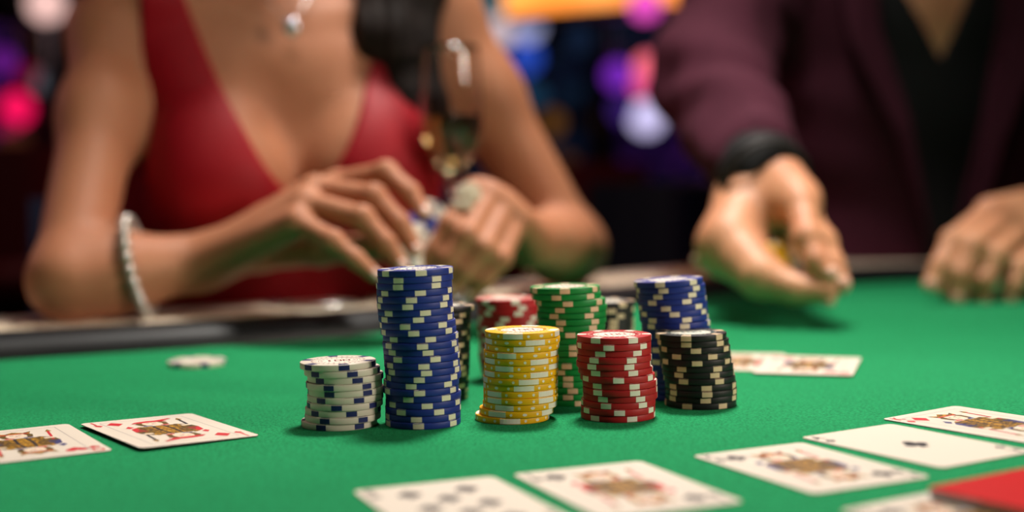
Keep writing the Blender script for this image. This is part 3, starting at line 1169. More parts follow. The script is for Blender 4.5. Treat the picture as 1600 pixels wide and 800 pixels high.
def hand_prims(h, wrist, fr=FR, s=1.0, pk=0.012):
    L = []
    wp = {'index': 0.75, 'middle': 0.3, 'ring': -0.3, 'pinky': -0.75}
    across = (h['index'][0] - h['pinky'][0]).normalized()
    for n_ in ('index', 'middle', 'ring', 'pinky'):
        a = wrist + across * wp[n_] * 0.018 * s
        L.append(cone(a, h[n_][0], 0.0165 * s, 0.0125 * s, pk))
    c = (wrist + h['middle'][0] + h['ring'][0] + wrist) / 4
    L.append(cone(wrist, h['thumb'][0], 0.018 * s, fr['thumb'][0], pk))
    L.append(cone(h['thumb'][0], (h['index'][0] + wrist) / 2, 0.012 * s, 0.012 * s, pk))
    for n_ in h:
        L += [cone(h[n_][i], h[n_][i + 1], fr[n_][i], fr[n_][i + 1], 0.0035) for i in range(3)]
        L.append(('e', np.array(h[n_][1], np.float32), np.array([fr[n_][1] * 1.10] * 3, np.float32), None, 0, 0.003))
    return L


wh, wq, wM = head_prims(W(0, 0.035, shz + 0.235), Vector((0, 0, 1)), efv, 0.97)
woman = body('person', torso + lower[:1] + arms + hand_prims(h1, wW1) + hand_prims(h2, wW2) + wh, 0.0024, skinw)
tag(woman, 'woman in a red low-cut dress resting both forearms on the table ledge', 'person')
face_parts(woman, wq, wM, 0.97)
upz = Vector((0, 0, 1))
for h in (h1, h2):
    for n_ in h:
        out = Vector((0.15 if h is h1 else -0.2, -0.8, 0.45)) if n_ != 'thumb' else Vector((0, -0.5, 0.9))
        nail(woman, h[n_][3], h[n_][2], out, FR[n_][3], nailm, 0.0062)

# dress: a shell a few millimetres outside the torso, cut along neckline and armholes
ex_, ef_ = np.array(exv), np.array(efv)
wc = np.array((wC.x, wC.y, 0.0))


def dress_post(p, d):
    q = p - wc
    x = q @ ex_
    y = q @ ef_
    z = p[..., 2] - shz
    fold = 0.0016 * np.sin(x * 75 + z * 22) + 0.0012 * np.sin(x * 38 - z * 30 + 1.3)
    d = d - 0.005 - fold * np.clip((-z - 0.10) * 8, 0.2, 1)
    # neckline: deep V in front, scooped back; straps over the shoulders
    ax = np.abs(x)
    vneck = (0.004 + 0.082 * np.clip((z + 0.160) / 0.160, 0, None) ** 0.57) * (y > -0.01) + (0.05 + 0.04 * np.clip((z + 0.12) / 0.12, 0, 1)) * (y <= -0.01)
    vn = np.where(z > -0.160, vneck - ax, -0.05 - 0 * ax)
    arm = np.where(z > -0.07, ax - 0.130, ax - 0.185)
    d = np.maximum(np.maximum(d, vn * 0.8), arm)
    for q_ in arms[:2] + arms[4:6]:
        d = np.maximum(d, 0.001 - prim_d(p, q_))
    return d


lowd = [cone(W(-0.10, 0.36, -0.255), W(-0.09, 0.38, -0.60), 0.060, 0.075, 0.04), cone(W(0.10, 0.36, -0.255), W(0.09, 0.38, -0.60), 0.060, 0.075, 0.04)]
dress = body('dress', torso[:3] + torso[4:] + lower + arms[8:10], 0.0034, dressm, woman, dress_post)
tag(dress, 'crimson dress with a deep V neckline')
body('dress_skirt', [ell(W(0, -0.03, -0.27), (0.174, 0.12, 0.11), 0.05, ME)] + [cone(W(s * 0.085, -0.02, -0.28), W(s * 0.10, 0.36, -0.255), 0.084, 0.064, 0.05) for s in (-1, 1)] + lowd, 0.007, dressm, woman)
for s in (-1, 1):
    body('foot', [cone(W(s * 0.09, 0.38, -0.60), W(s * 0.09, 0.37, -0.70), 0.036, 0.028, 0.02), cone(W(s * 0.09, 0.36, -0.715), W(s * 0.09, 0.50, -0.735), 0.030, 0.022, 0.02)], 0.006, shoem, woman)

# hair: cap on the skull and a long lock in front of her left shoulder
hc = W(0, 0.035, shz + 0.235)


def hair_post(p, d):
    q = p - wc
    x = q @ ex_
    y = q @ ef_
    z = p[..., 2]
    groove = 0.0012 * np.sin(x * 520 + 3 * np.sin(z * 9)) + 0.0018 * np.sin(x * 170 + 1.5 * np.sin(z * 11))
    face = 0.078 - np.sqrt((x * 1.15) ** 2 + (y - 0.145) ** 2 + ((z - (shz + 0.215)) * 0.85) ** 2)
    return np.maximum(d + groove, face)


lock = [P(650, -150, 1.37), P(626, -40, 1.345), P(604, 60, 1.325), P(634, 165, 1.320), P(684, 260, 1.335)]
hair = [ell(W(0, 0.010, shz + 0.275), (0.092, 0.108, 0.095), 0.03, ME), ell(W(0, -0.045, shz + 0.17), (0.088, 0.060, 0.13), 0.04, ME), ell(W(0, -0.075, shz + 0.0), (0.10, 0.035, 0.16), 0.04, ME),
        cone(W(0.07, -0.01, shz + 0.24), lock[0], 0.040, 0.040, 0.03), cone(W(-0.075, -0.02, shz + 0.24), W(-0.085, -0.045, shz + 0.06), 0.032, 0.034, 0.03)]
rl = [0.040, 0.036, 0.032, 0.026, 0.010]
for i in range(4):
    hair.append(cone(lock[i], lock[i + 1], rl[i], rl[i + 1], 0.02))
    hair.append(cone(lock[i] + exv * 0.018, lock[i + 1] + exv * 0.022, rl[i] * 0.8, rl[i + 1] * 0.8, 0.012))
body('hair', hair, 0.0034, hairm, woman, hair_post)

# pendant on a fine chain
pm = MB()
pend = P(455, 42, wC.y - 0.098)
na, nb_ = W(-0.052, 0.005, shz + 0.065), W(0.052, 0.005, shz + 0.065)
pm.tube([na, na.lerp(pend, 0.45) + efv * 0.012, pend, nb_.lerp(pend, 0.45) + efv * 0.012, nb_], 0.0006, 6)
chain = pm.build('necklace', steel, woman, True)
gem = mat('clear crystal', (225, 225, 235), 0.08, metal=0.6, spec=0.8)
MB().ball(tuple(pend), (0.0075, 0.003, 0.0085), 12).build('pendant', gem, chain, True)

# beaded bracelet on the forearm and cocktail ring
br = mat('pearl grey bead', (186, 178, 170), 0.2, metal=0.5)
bc = wE1.lerp(wW1, 0.50) + Vector((0, -0.004, 0.003))
ax_ = ((wW1 - wE1).normalized() + Vector((0.05, -0.35, 0.10))).normalized()
s1 = ax_.cross(Vector((0, 0, 1))).normalized()
s2 = ax_.cross(s1)
bracelet = empty('bracelet', bc)
bracelet.parent = woman
bm_ = MB().ball((0, 0, 0), 0.0053, 10).mesh('bead')
bm_.materials.append(br)
bm_.polygons.foreach_set('use_smooth', [True] * len(bm_.polygons))
for k in range(24):
    a = 2 * PI * k / 24
    o = bpy.data.objects.new('bead', bm_)
    COL.objects.link(o)
    o.parent = bracelet
    o.location = s1 * math.cos(a) * 0.0395 + s2 * math.sin(a) * 0.0395
ring_c = h2['index'][0].lerp(h2['index'][1], 0.5)
rd = (h2['index'][1] - h2['index'][0]).normalized()
rs1 = rd.cross(Vector((0, 0, 1))).normalized()
rs2 = rd.cross(rs1)
ring = MB().tube([ring_c + (rs1 * math.cos(2 * PI * k / 20) + rs2 * math.sin(2 * PI * k / 20)) * 0.0105 for k in range(20)], 0.0013, 8, closed=True).build('ring', steel, woman, True)
stone = MB()
so = (Vector((0.0, -0.85, 0.35)) - rd * Vector((0.0, -0.85, 0.35)).dot(rd)).normalized()
rg = random.Random(3)
sb = rd.cross(so)
for k in range(60):
    a, q_ = rg.uniform(0, 2 * PI), math.sqrt(rg.random())
    c = ring_c + so * (0.0125 + 0.004 * (1 - q_)) + rd * math.cos(a) * q_ * 0.018 + sb * math.sin(a) * q_ * 0.010
    stone.ball(tuple(c), 0.0026, 6)
stone.build('stone_setting', mat('sparkling stones', (238, 230, 206), 0.12, metal=0.5, spec=1.0), ring)

# chips held between her fingertips
for i, (u, v, Y, c, wh_) in enumerate(((674, 346, 1.150, 'white', 'white poker chip held highest and farthest back in the fingertips of the woman'), (662, 364, 1.137, 'blue', 'blue poker chip held between two white ones in the fingertips of the woman'), (654, 384, 1.125, 'white', 'white poker chip held lowest and nearest by the fingertips of the woman'))):
    c0 = P(u, v + 2, Y)
    ax2 = Vector((0.62, -0.70, 0.34)).normalized()
    M = Matrix.Translation(c0) @ ax2.to_track_quat('Z', 'Y').to_matrix().to_4x4() @ Matrix.Rotation(i * 0.4, 4, 'Z')
    chip(c, M, wh_, 'chips held by the woman')

# ------------------------------------------------------------------ man in the plum jacket
mS1, mS2 = V3(0.305, 1.80, 0.37), V3(0.715, 1.84, 0.37)
mC = (mS1 + mS2) / 2
mx = (mS2 - mS1)
mx.z = 0
mx.normalize()
mf = Vector((mx.y, -mx.x, 0))


def Q(x, y, z):
    return Vector((mC.x, mC.y, 0)) + mx * x + mf * y + Vector((0, 0, z))


MM = np.array([[mx.x, mf.x, 0], [mx.y, mf.y, 0], [0, 0, 1]])
mz = 0.37
mE1 = P(1108, 120, 1.54)
mW1 = P(1186, 268, 1.29)
mE2 = V3(0.78, 1.66, 0.065)
mW2 = P(1618, 345, 1.49)
mt = [
    ell(Q(0, 0, mz - 0.16), (0.175, 0.115, 0.22), 0.05, MM), ell(Q(0, 0, mz - 0.05), (0.185, 0.095, 0.07), 0.05, MM),
    ell(Q(0, 0, -0.06), (0.155, 0.12, 0.22), 0.05, MM), ell(Q(0, -0.02, -0.28), (0.17, 0.13, 0.12), 0.05, MM),
    cone(Q(0, -0.01, mz), Q(0, 0.01, mz + 0.13), 0.064, 0.060, 0.03),
    cone(Q(0, -0.02, mz + 0.04), mS1, 0.045, 0.05, 0.05), cone(Q(0, -0.02, mz + 0.04), mS2, 0.045, 0.05, 0.05),
    cone(mS1, mE1, 0.050, 0.042, 0.04), cone(mE1, mW1, 0.042, 0.027, 0.03),
    cone(mS2, mE2, 0.050, 0.042, 0.04), cone(mE2, mW2, 0.042, 0.029, 0.03),
]
g1 = {
    'index': [P(1252, 320, 1.205), P(1262, 372, 1.165), P(1276, 408, 1.150), P(1294, 430, 1.142)],
    'middle': [P(1246, 316, 1.225), P(1284, 378, 1.19), P(1301, 415, 1.175), P(1313, 444, 1.165)],
    'ring': [P(1226, 318, 1.26), P(1238, 368, 1.265), P(1228, 402, 1.26), P(1212, 396, 1.27)],
    'pinky': [P(1150, 322, 1.275), P(1118, 368, 1.255), P(1104, 390, 1.24), P(1097, 405, 1.235)],
    'thumb': [P(1142, 383, 1.225), P(1190, 433, 1.175), P(1243, 452, 1.155), P(1290, 456, 1.142)],
}
MF = {'index': (0.0135, 0.0118, 0.0105, 0.0088), 'middle': (0.0135, 0.0118, 0.0105, 0.0088), 'ring': (0.0125, 0.0110, 0.0100, 0.0085), 'pinky': (0.012, 0.0100, 0.0085, 0.0072), 'thumb': (0.029, 0.0195, 0.0130, 0.0105)}
g2 = {
    'index': [P(1548, 332, 1.42), P(1490, 377, 1.375), P(1470, 415, 1.36), P(1456, 444, 1.355)],
    'middle': [P(1570, 345, 1.42), P(1520, 385, 1.365), P(1502, 428, 1.355), P(1495, 462, 1.355)],
    'ring': [P(1596, 362, 1.42), P(1556, 400, 1.365), P(1538, 438, 1.355), P(1534, 466, 1.36)],
    'pinky': [P(1622, 385, 1.42), P(1594, 418, 1.37), P(1582, 446, 1.36), P(1578, 464, 1.36)],
    'thumb': [P(1560, 400, 1.45), P(1520, 425, 1.43), P(1500, 440, 1.40), P(1482, 450, 1.385)],
}
MF2 = {'index': (0.0135, 0.0118, 0.0105, 0.0090), 'middle': (0.0135, 0.0120, 0.0108, 0.0092), 'ring': (0.0130, 0.0115, 0.0102, 0.0090), 'pinky': (0.012, 0.0105, 0.0092, 0.0080), 'thumb': (0.018, 0.0140, 0.0125, 0.0105)}


def man_hand1():
    L = []
    for n_, k in (('index', 0.55), ('middle', 0.3), ('ring', -0.1)):
        L.append(cone(mW1 + Vector((0.012 * k, 0, 0.004)), g1[n_][0], 0.024, 0.0165, 0.016))
    L.append(cone(mW1 + Vector((-0.012, 0, -0.004)), g1['pinky'][0], 0.022, 0.016, 0.016))
    L.append(cone(mW1, g1['thumb'][0], 0.024, 0.031, 0.018))
    L.append(cone(g1['pinky'][0], g1['middle'][0], 0.016, 0.015, 0.016))
    for n_ in g1:
        L += [cone(g1[n_][i], g1[n_][i + 1], MF[n_][i], MF[n_][i + 1], 0.004) for i in range(3)]
        if n_ != 'thumb':
            L.append(('e', np.array(g1[n_][1], np.float32), np.array([MF[n_][1] * 1.10] * 3, np.float32), None, 0, 0.004))
    return L


mh, mq, mM = head_prims(Q(0, 0.03, mz + 0.245), Vector((0, 0, 1)), mf, 1.05)
man = body('person', mt + man_hand1() + hand_prims(g2, mW2, MF2, 1.3, 0.014) + mh, 0.0026, skinm)
tag(man, 'man in a dark plum jacket reaching one pinched hand out over the felt', 'person')
face_parts(man, mq, mM, 1.05)
for g, ff in ((g1, MF), (g2, MF2)):
    for n_ in g:
        if g is g1 and n_ == 'ring':
            continue
        out = Vector((0.1, -0.5, 0.8)) if g is g2 or n_ in ('index', 'middle') else Vector((0.2, -0.3, -0.9))
        if g is g1 and n_ == 'pinky':
            out = Vector((-0.7, -0.2, 0.6))
        nail(man, g[n_][3], g[n_][2], out, ff[n_][3], nailn, 0.0068)


def hair2_post(p, d):
    q = p - np.array((mC.x, mC.y, 0))
    x = q @ np.array(mx)
    y = q @ np.array(mf)
    z = p[..., 2]
    face = 0.082 - np.sqrt((x * 1.1) ** 2 + (y - 0.135) ** 2 + ((z - (mz + 0.215)) * 0.9) ** 2)
    return np.maximum(d + 0.0015 * np.sin(x * 300) * np.cos(y * 240), face)


body('hair', [ell(Q(0, 0.008, mz + 0.305), (0.092, 0.110, 0.090), 0.03, MM), ell(Q(0, -0.04, mz + 0.22), (0.082, 0.065, 0.07), 0.03, MM)], 0.0045, hairm, man, hair2_post)

# shirt (under), jacket (over)
mc_ = np.array((mC.x, mC.y, 0.0))
mx_, mf_ = np.array(mx), np.array(mf)


def shirt_post(p, d):
    q = p - mc_
    x, y, z = q @ mx_, q @ mf_, p[..., 2] - mz
    d = d - 0.006 - 0.0015 * np.sin(x * 60 + z * 35)
    vn = np.where(z > -0.11, 0.070 * np.clip((z + 0.11) / 0.14, 0, 1.3) - np.abs(x) - (y < 0.03) * 0.5, -1.0)
    return np.maximum(np.maximum(d, vn * 0.8), z - 0.075)


body('shirt', mt[:4] + [cone(Q(0, -0.01, mz), Q(0, 0.005, mz + 0.07), 0.068, 0.066, 0.02)], 0.0045, shirtm, man, shirt_post)
cuff_dir = (mW1 - mE1).normalized()
jk = [
    ell(Q(0, -0.005, mz - 0.17), (0.198, 0.138, 0.235), 0.05, MM), ell(Q(0, 0, mz - 0.04), (0.205, 0.112, 0.068), 0.05, MM),
    ell(Q(0, -0.01, -0.10), (0.195, 0.148, 0.24), 0.06, MM), cone(Q(-0.12, 0.0, -0.05), Q(-0.225, 0.03, -0.16), 0.11, 0.125, 0.05), cone(Q(0.12, 0.0, -0.05), Q(0.19, 0.02, -0.18), 0.11, 0.12, 0.05),
    cone(Q(0, -0.035, mz + 0.055), mS1, 0.045, 0.066, 0.05), cone(Q(0, -0.035, mz + 0.055), mS2, 0.045, 0.066, 0.05),
    cone(mS1, mE1, 0.070, 0.059, 0.04), cone(mE1, mE1.lerp(mW1, 0.92), 0.059, 0.047, 0.03),
    cone(mS2, mE2, 0.070, 0.060, 0.04), cone(mE2, mE2.lerp(mW2, 0.86), 0.060, 0.045, 0.03),
]
sl1a, sl1b = np.array(mE1), np.array(cuff_dir)


def jacket_post(p, d):
    q = p - mc_
    x, y, z = q @ mx_, q @ mf_, p[..., 2] - mz
    wr = 0.0035 * np.sin(p[..., 0] * 30 + p[..., 2] * 85 + 2 * np.sin(p[..., 1] * 22)) + 0.0022 * np.sin(p[..., 1] * 95 - p[..., 2] * 60)
    d = d + wr * np.where(np.abs(x) > 0.15, 1.0, 0.3)
    opening = np.where(y > 0.03, 0.018 + 0.075 * np.clip((z + 0.34) / 0.36, 0, 1.2) - np.abs(x), -1.0)
    neck = 0.078 - np.sqrt(x ** 2 + (y - 0.01) ** 2) + np.where(z > -0.02, 0, -0.5)
    t = (p - sl1a) @ sl1b
    r = np.linalg.norm(p - sl1a - t[..., None] * sl1b, axis=-1)
    hollow = np.where(t > 0.17, 0.036 - r, -1.0)
    return np.maximum(np.maximum(np.maximum(d, opening), neck), hollow)


jacket = body('jacket', jk, 0.0042, jacketm, man, jacket_post)
tag(jacket, 'dark plum wool jacket worn open')
for s in (-1, 1):                                     # lapels
    mb = MB()
    pts = [(0.080, 0.095, 0.05), (0.125, 0.100, -0.02), (0.118, 0.126, -0.09), (0.066, 0.140, -0.20), (0.025, 0.142, -0.33), (0.050, 0.135, -0.18), (0.082, 0.118, -0.07)]
    f_ = [Q(s * x, y + 0.014, mz + z) for x, y, z in pts]
    b_ = [v - mf * 0.012 for v in f_]
    n = len(pts)
    mb.add(f_ + b_, [(0, 1, 2, 6), (6, 2, 3, 5), (5, 3, 4), (7, 13, 9, 8), (13, 12, 10, 9), (12, 11, 10)] + [(i, (i + 1) % n, (i + 1) % n + n, i + n) for i in range(n)])
    mb.build('lapel', jacketm, jacket)
# sleeve buttons, shirt cuff, leather bracelets with a steel bead
cx_ = mE1.lerp(mW1, 0.74)
side = cuff_dir.cross(Vector((0, 0, 1))).normalized()
btn = mat('dark button', (26, 16, 20), 0.3)
for k in range(2):
    c = mE1.lerp(mW1, 0.66 - 0.08 * k) - side * 0.040 + Vector((0, -0.012, -0.024))
    MB().ball(tuple(c), (0.007, 0.005, 0.007), 12).build('sleeve_button', btn, jacket, True)
body('shirt_cuff', [cone(mE1.lerp(mW1, 0.62), mE1.lerp(mW1, 1.03), 0.041, 0.041, 0.01)], 0.003, shirtm, man)


def wristband(t, r, tr, name, m, tiltv):
    c = mE1.lerp(mW1, t)
    a = (cuff_dir + tiltv).normalized()
    p = a.cross(Vector((0, 0, 1))).normalized()
    q = a.cross(p)
    return MB().tube([c + (p * math.cos(2 * PI * k / 28) + q * math.sin(2 * PI * k / 28)) * r for k in range(28)], tr, 8, closed=True).build(name, m, man, True), c, p, q


leather = mat('black leather cord', (12, 11, 12), 0.55)
wb, c, p_, q_ = wristband(1.09, 0.0400, 0.0038, 'leather_bracelet', leather, Vector((0.1, 0.1, 0.15)))
wb2, c2, p2, q2 = wristband(1.13, 0.0410, 0.0030, 'leather_bracelet', leather, Vector((0.25, 0.0, 0.1)))
MB().ball(tuple(P(1241, 286, 1.285)), 0.0062, 14).build('bracelet_clasp', steel, wb2, True)
# gold coloured chip pinched in his hand
c0 = P(1218, 412, 1.19)
ax2 = Vector((0.75, -0.55, 0.35)).normalized()
chip('yellow', Matrix.Translation(c0) @ ax2.to_track_quat('Z', 'Y').to_matrix().to_4x4(), 'yellow poker chip half hidden inside the pinched hand of the man', None)
# trousers, shoes
for s in (-1, 1):
    body('trouser_leg', [cone(Q(s * 0.09, 0.0, -0.29), Q(s * 0.12, 0.38, -0.26), 0.095, 0.072, 0.03), cone(Q(s * 0.12, 0.38, -0.26), Q(s * 0.12, 0.36, -0.68), 0.070, 0.058, 0.03)], 0.007, trouserm, man)
    body('shoe', [cone(Q(s * 0.12, 0.33, -0.715), Q(s * 0.12, 0.50, -0.725), 0.040, 0.033, 0.02)], 0.006, shoem, man)

# ------------------------------------------------------------------ chairs
def chair(loc, rz, m, label):
    r = tag(empty('dining_chair', loc, rz), label, 'chair', 'chairs round the poker table')
    s = MB().box((0, 0, 0.385), (0.46, 0.44, 0.05), bev=0.015).build('seat', m, r)
    smooth_by_angle(s)
    bk = MB()
    n = 8
    for i in range(n):
        a0 = -0.5 + i / n
        a1 = a0 + 1 / n
        x0, x1 = a0 * 0.48, a1 * 0.48
        y0, y1 = -0.25 + 0.9 * (a0 * 0.48) ** 2, -0.25 + 0.9 * (a1 * 0.48) ** 2
        v = [(x0, y0, 0.45), (x1, y1, 0.45), (x1, y1 - 0.06, 0.87), (x0, y0 - 0.06, 0.87)]
        v2 = [(x, y - 0.04, z) for x, y, z in v]
        bk.add(v + v2, [(0, 1, 2, 3)[::-1], (4, 5, 6, 7), (3, 2, 6, 7), (0, 4, 5, 1)] + ([(0, 3, 7, 4)] if i == 0 else []) + ([(1, 5, 6, 2)] if i == n - 1 else []))
    bk.build('backrest', m, r, False)
    for sx in (-1, 1):
        for sy in (-1, 1):
            MB().tube([(sx * 0.19, sy * 0.18, 0.365), (sx * 0.21, sy * 0.21, 0)], [0.018, 0.012], 8).build('leg', darkwood, r, True)
        MB().tube([(sx * 0.20, -0.24, 0.37), (sx * 0.20, -0.27, 0.5)], 0.012, 8).build('back_post', darkwood, r, True)
    return r


navy = mat('navy leather', (22, 30, 58), 0.5, bump=(120, 0.2, 0.001))
chair((wC.x - efv.x * 0.02, wC.y - efv.y * 0.02, FLOOR_Z), math.atan2(-efv.x, efv.y), navy, 'navy leather chair under the woman in red')
chair((mC.x, mC.y, FLOOR_Z), math.atan2(-mf.x, mf.y), navy, 'navy leather chair under the man in the jacket')
chair((0.32, 2.55, FLOOR_Z), R(165), navy, 'empty navy leather chair in the gap between the woman and the man')

# ------------------------------------------------------------------ champagne flute
glassm = mat('clear glass', (250, 250, 250), 0.0, trans=1.0, ior=1.45)
winem = mat('pale champagne', (240, 214, 160), 0.0, trans=1.0, ior=1.33)
gb = P(705, 180, 1.265)
gz = 0.0186
gl = tag(empty('champagne_flute', (gb.x, gb.y, gz)), 'tall champagne flute two thirds full standing behind the ringed hand', 'glass')
rimz = P(703, 72, 1.265).z - gz
botz = P(707, 280, 1.265).z - gz
rb = 0.0283


def flute_r(t):
    return rb * (0.12 + 0.88 * math.sin(min(1, t / 0.42) * PI / 2) ** 0.8) * (1 - 0.10 * max(0, (t - 0.45) / 0.55) ** 1.5)


outp = [(flute_r(k / 16), botz + (rimz - botz) * k / 16) for k in range(17)]
inp = [(max(0.0004, r - 0.0012), z + (0.004 if i == 0 else 0.001 if i < 3 else 0)) for i, (r, z) in enumerate(outp)]
st = [(0.0315, 0), (0.0315, 0.001), (0.015, 0.003), (0.0045, 0.007), (0.0032, 0.02), (0.003, botz - 0.02), (0.0045, botz - 0.008), (0.0062, botz - 0.004), (0.0045, botz - 0.001)]
gm = MB().lathe(st + outp[1:] + inp[::-1], 40, cap=True)
gm.build('glass_body', glassm, gl, True)
lev = P(703, 180, 1.265).z - gz
wp_ = [(r - 0.0002, z) for r, z in inp if z < lev] + [(inp[10][0] - 0.0002, lev)]
wp_ = [(max(0.0003, wp_[0][0]), wp_[0][1] + 0.0004)] + wp_[1:]
MB().lathe(wp_, 40).build('champagne', winem, gl, True)

# ------------------------------------------------------------------ background: slot machines, sign, lamps
cab = mat('black cabinet lacquer', (14, 13, 18), 0.3)
chrome = mat('dark chrome', (120, 120, 130), 0.2, 1.0)


def screen_mat(name, c1, c2, c3, s, scale=9.0):
    m = bpy.data.materials.new(name)
    m.use_nodes = True
    nt = m.node_tree
    b = nt.nodes['Principled BSDF']
    b.inputs['Base Color'].default_value = (0.01, 0.01, 0.01, 1)
    b.inputs['Roughness'].default_value = 0.2
    tc = nt.nodes.new('ShaderNodeTexCoord')
    v = nt.nodes.new('ShaderNodeTexVoronoi')
    v.inputs['Scale'].default_value = scale
    r = nt.nodes.new('ShaderNodeValToRGB')
    r.color_ramp.elements[0].color = lin(c1)
    r.color_ramp.elements[1].color = lin(c3)
    e = r.color_ramp.elements.new(0.5)
    e.color = lin(c2)
    nt.links.new(tc.outputs['Object'], v.inputs['Vector'])
    nt.links.new(v.outputs['Distance'], r.inputs['Fac'])
    nt.links.new(r.outputs['Color'], b.inputs['Emission Color'])
    b.inputs['Emission Strength'].default_value = s
    return m


GL = {}


def lampmat(rgb, s):
    k = (rgb, s)
    if k not in GL:
        GL[k] = glow('lit lamp %d' % len(GL), rgb, s)
    return GL[k]


def slot_machine(x, y, wid, label, scr, lamps, rz=0.0):
    r = tag(empty('slot_machine', (x, y, FLOOR_Z), rz), label, 'slot machine', 'slot machines along the aisle behind the players')
    b = MB()
    b.box((0, 0.05, 0.35), (wid, 0.55, 0.7), bev=0.02)
    b.box((0, 0.12, 1.1), (wid, 0.36, 0.8), bev=0.02)
    smooth_by_angle(b.build('cabinet', cab, r), 30)
    MB().box((0, -0.20, 0.72), (wid * 0.96, 0.24, 0.06), bev=0.012, M=Matrix.Rotation(0, 4, 'X')).build('button_deck', chrome, r)
    for k in range(5):
        MB().lathe([(0.022, 0), (0.022, 0.012), (0.017, 0.018)], 14, c=(-wid * 0.33 + k * wid * 0.165, -0.21, 0.75)).build('play_button', lampmat((255, 190, 120), 0.6), r)
    for z0, hh, mi in ((0.95, 0.32, 0), (1.29, 0.30, 1)):
        f = MB().box((0, -0.068, z0), (wid * 0.84, 0.02, hh), bev=0.006).build('screen_bezel', chrome, r)
        MB().box((0, -0.080, z0), (wid * 0.78, 0.006, hh * 0.88)).build('screen', scr[mi], f)
    t = MB().lathe([(wid * 0.44, 0), (wid * 0.46, 0.03), (wid * 0.46, 0.2), (wid * 0.44, 0.23)], 28, M=Matrix.Translation((0, 0.1, 1.5)) @ Matrix.Diagonal((1, 0.4, 1, 1)))
    t.build('topper', cab, r, True)
    MB().box((0, 0.02, 0.02), (wid * 1.0, 0.6, 0.04)).build('plinth', chrome, r)
    for (u, v, rad, rgb, s) in lamps:
        pos = P(u, v, y - 0.10)
        loc = Matrix.Rotation(-rz, 3, 'Z') @ (pos - Vector((x, y, FLOOR_Z)))
        mb = MB().lathe([(rad, 0), (rad, 0.006), (rad * 0.7, 0.014), (rad * 0.3, 0.018)], 20, M=Matrix.Translation(loc) @ Matrix.Rotation(PI / 2, 4, 'X'))
        mb.build('lamp', lampmat(rgb, s), r, True)
    return r


blue_s = screen_mat('blue game screen', (20, 44, 120), (10, 20, 60), (70, 110, 190), 0.40, 14)
blue_d = screen_mat('dim blue game screen', (24, 42, 80), (12, 16, 40), (30, 60, 90), 0.25, 14)
viol_s = screen_mat('violet game screen', (60, 20, 110), (24, 12, 60), (140, 60, 190), 0.20, 12)
mag_s = screen_mat('magenta game screen', (130, 10, 60), (40, 8, 40), (90, 20, 120), 0.25, 12)
slot_machine(-0.11, 5.0, 0.46, 'slot machine with blue and white lamps behind the raised arm of the woman', (blue_d, blue_s), [
    (780, 45, 0.062, (225, 200, 206), 0.85), (822, 40, 0.062, (176, 180, 226), 0.85), (776, 14, 0.055, (70, 150, 168), 0.45),
    (822, 90, 0.055, (46, 84, 205), 0.75), (836, 150, 0.04, (40, 86, 120), 0.4), (800, 110, 0.04, (50, 60, 150), 0.4)])
slot_machine(0.62, 5.0, 0.62, 'slot machine with violet, pink and white lamps left of the man', (viol_s, blue_d), [
    (966, 118, 0.052, (140, 50, 215), 0.7), (1012, 106, 0.050, (255, 110, 130), 1.1), (1006, 134, 0.045, (255, 90, 150), 0.8),
    (1010, 184, 0.062, (215, 205, 250), 1.0), (972, 172, 0.045, (70, 40, 130), 0.6), (970, 300, 0.05, (120, 92, 104), 0.5)])
slot_machine(-1.98, 5.0, 0.70, 'slot machine with magenta lamps at the far left', (mag_s, viol_s), [
    (26, 170, 0.058, (250, 20, 90), 1.1), (14, 196, 0.04, (150, 10, 70), 0.8), (6, 96, 0.045, (110, 30, 140), 0.8), (44, 120, 0.04, (150, 10, 50), 0.5), (20, 226, 0.06, (96, 50, 34), 0.5), (66, 128, 0.035, (120, 126, 138), 0.5)])
slot_machine(0.14, 6.3, 0.5, 'dark slot machine with amber lamps in the gap between the others', (blue_d, blue_d), [
    (862, 192, 0.055, (150, 96, 40), 0.35), (882, 258, 0.055, (120, 74, 32), 0.28), (905, 60, 0.06, (40, 60, 96), 0.3)])

# curved illuminated sign above the bank of machines
sg = tag(empty('illuminated_sign', (0.76, 4.30, 0.585)), 'wide curved orange illuminated sign above the slot machines', 'sign')
cs_ = MB()
n = 40
body_, face_ = MB(), MB()
for i in range(n):
    a0, a1 = -0.95 + 1.9 * i / n, -0.95 + 1.9 * (i + 1) / n
    def rp(a, r, z):
        return (r * math.sin(a), 0.75 - r * math.cos(a) * 0.9, z)
    v = [rp(a0, 0.95, 0.02), rp(a1, 0.95, 0.02), rp(a1, 0.95, 0.34), rp(a0, 0.95, 0.34)]
    v2 = [rp(a0, 0.85, 0.02), rp(a1, 0.85, 0.02), rp(a1, 0.85, 0.34), rp(a0, 0.85, 0.34)]
    body_.add(v + v2, [(5, 4, 7, 6), (0, 4, 5, 1), (3, 2, 6, 7)])
    face_.add([rp(a0, 0.953, 0.045), rp(a1, 0.953, 0.045), rp(a1, 0.953, 0.30), rp(a0, 0.953, 0.30)] + v, [(0, 1, 2, 3)])
    body_.add(v, [(0, 1, 2, 3)])
body_.build('sign_housing', cab, sg)
face_.build('light_panel', screen_mat('orange light panel', (255, 120, 30), (255, 160, 70), (250, 110, 70), 1.7, 2.5), sg)
for (u, v, rad, rgb, s) in ((1008, 8, 0.06, (230, 80, 190), 1.2),):
    loc = P(u, v, 4.10) - Vector((0.76, 4.30, 0.585))
    MB().ball(tuple(loc), 0.045, 16).build('pink_bulb', lampmat(rgb, s), sg, True)
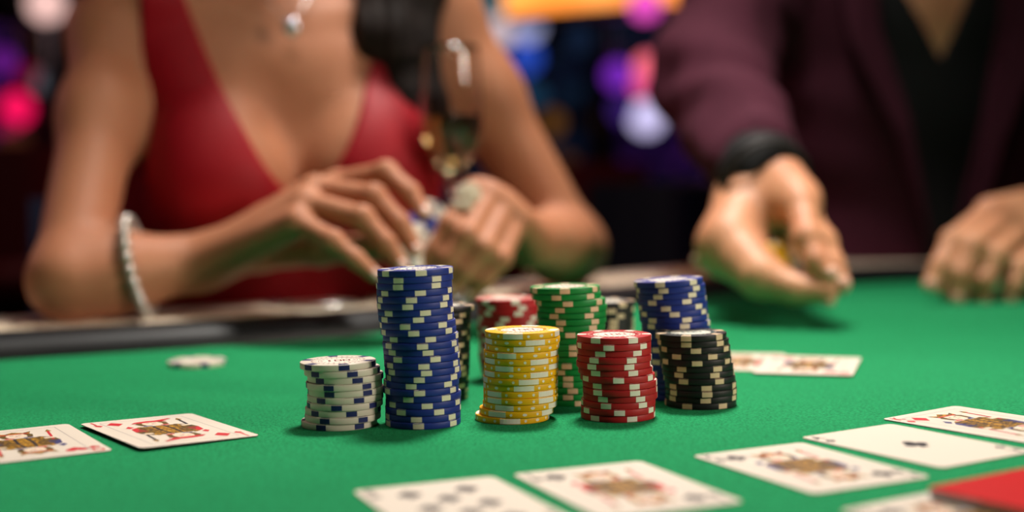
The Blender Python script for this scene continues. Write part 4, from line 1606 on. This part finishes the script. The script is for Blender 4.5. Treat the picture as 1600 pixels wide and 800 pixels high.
for sx in (-0.55, 0.55):
    MB().tube([(sx, 0.2, 0.30), (sx, 0.2, CEIL_Z - 0.585)], 0.02, 10).build('hanging_rod', chrome, sg, True)

gp_ = P(72, 6, 4.4)
wl = tag(empty('globe_lamp', (gp_.x, gp_.y, FLOOR_Z)), 'pale pink globe lamp glowing at the top left corner', 'lamp')
MB().ball((0, 0, gp_.z - FLOOR_Z), 0.058, 20).build('globe', lampmat((255, 205, 196), 1.0), wl, True)
MB().lathe([(0.14, 0), (0.14, 0.02), (0.02, 0.04), (0.014, 0.06), (0.014, gp_.z - FLOOR_Z - 0.055)], 20).build('stand', chrome, wl, True)
# red upholstered stools on the left and in the middle
redv = mat('red vinyl', (92, 8, 18), 0.45)


def stool(u, v, Y, label):
    g = P(u, v, Y)
    r = tag(empty('bar_stool', (g.x, g.y, FLOOR_Z)), label, 'stool', 'red stools in front of the slot machines')
    zt = g.z - FLOOR_Z
    MB().lathe([(0.02, zt - 0.08), (0.19, zt - 0.08), (0.21, zt - 0.06), (0.21, zt - 0.01), (0.19, zt)], 28).build('seat', redv, r, True)
    MB().lathe([(0.2, 0), (0.2, 0.02), (0.04, 0.05), (0.025, 0.1), (0.025, zt - 0.08)], 20).build('pedestal', chrome, r, True)
    b = MB()
    for i in range(12):
        a0, a1 = R(200 + 140 * i / 12), R(200 + 140 * (i + 1) / 12)
        o_ = [(0.20 * math.cos(a), 0.20 * math.sin(a), z) for a, z in ((a0, zt), (a1, zt), (a1, zt + 0.25), (a0, zt + 0.25))]
        i_ = [(0.17 * math.cos(a), 0.17 * math.sin(a), z) for a, z in ((a0, zt), (a1, zt), (a1, zt + 0.25), (a0, zt + 0.25))]
        b.add(o_ + i_, [(0, 1, 2, 3), (7, 6, 5, 4), (3, 2, 6, 7)])
    b.build('backrest', redv, r)


stool(15, 400, 3.2, 'red vinyl stool at the left edge behind the woman')
stool(905, 395, 3.9, 'red vinyl stool in the gap between the woman and the man')
print('script time', time.time() - T00, 'objects', len(bpy.data.objects))
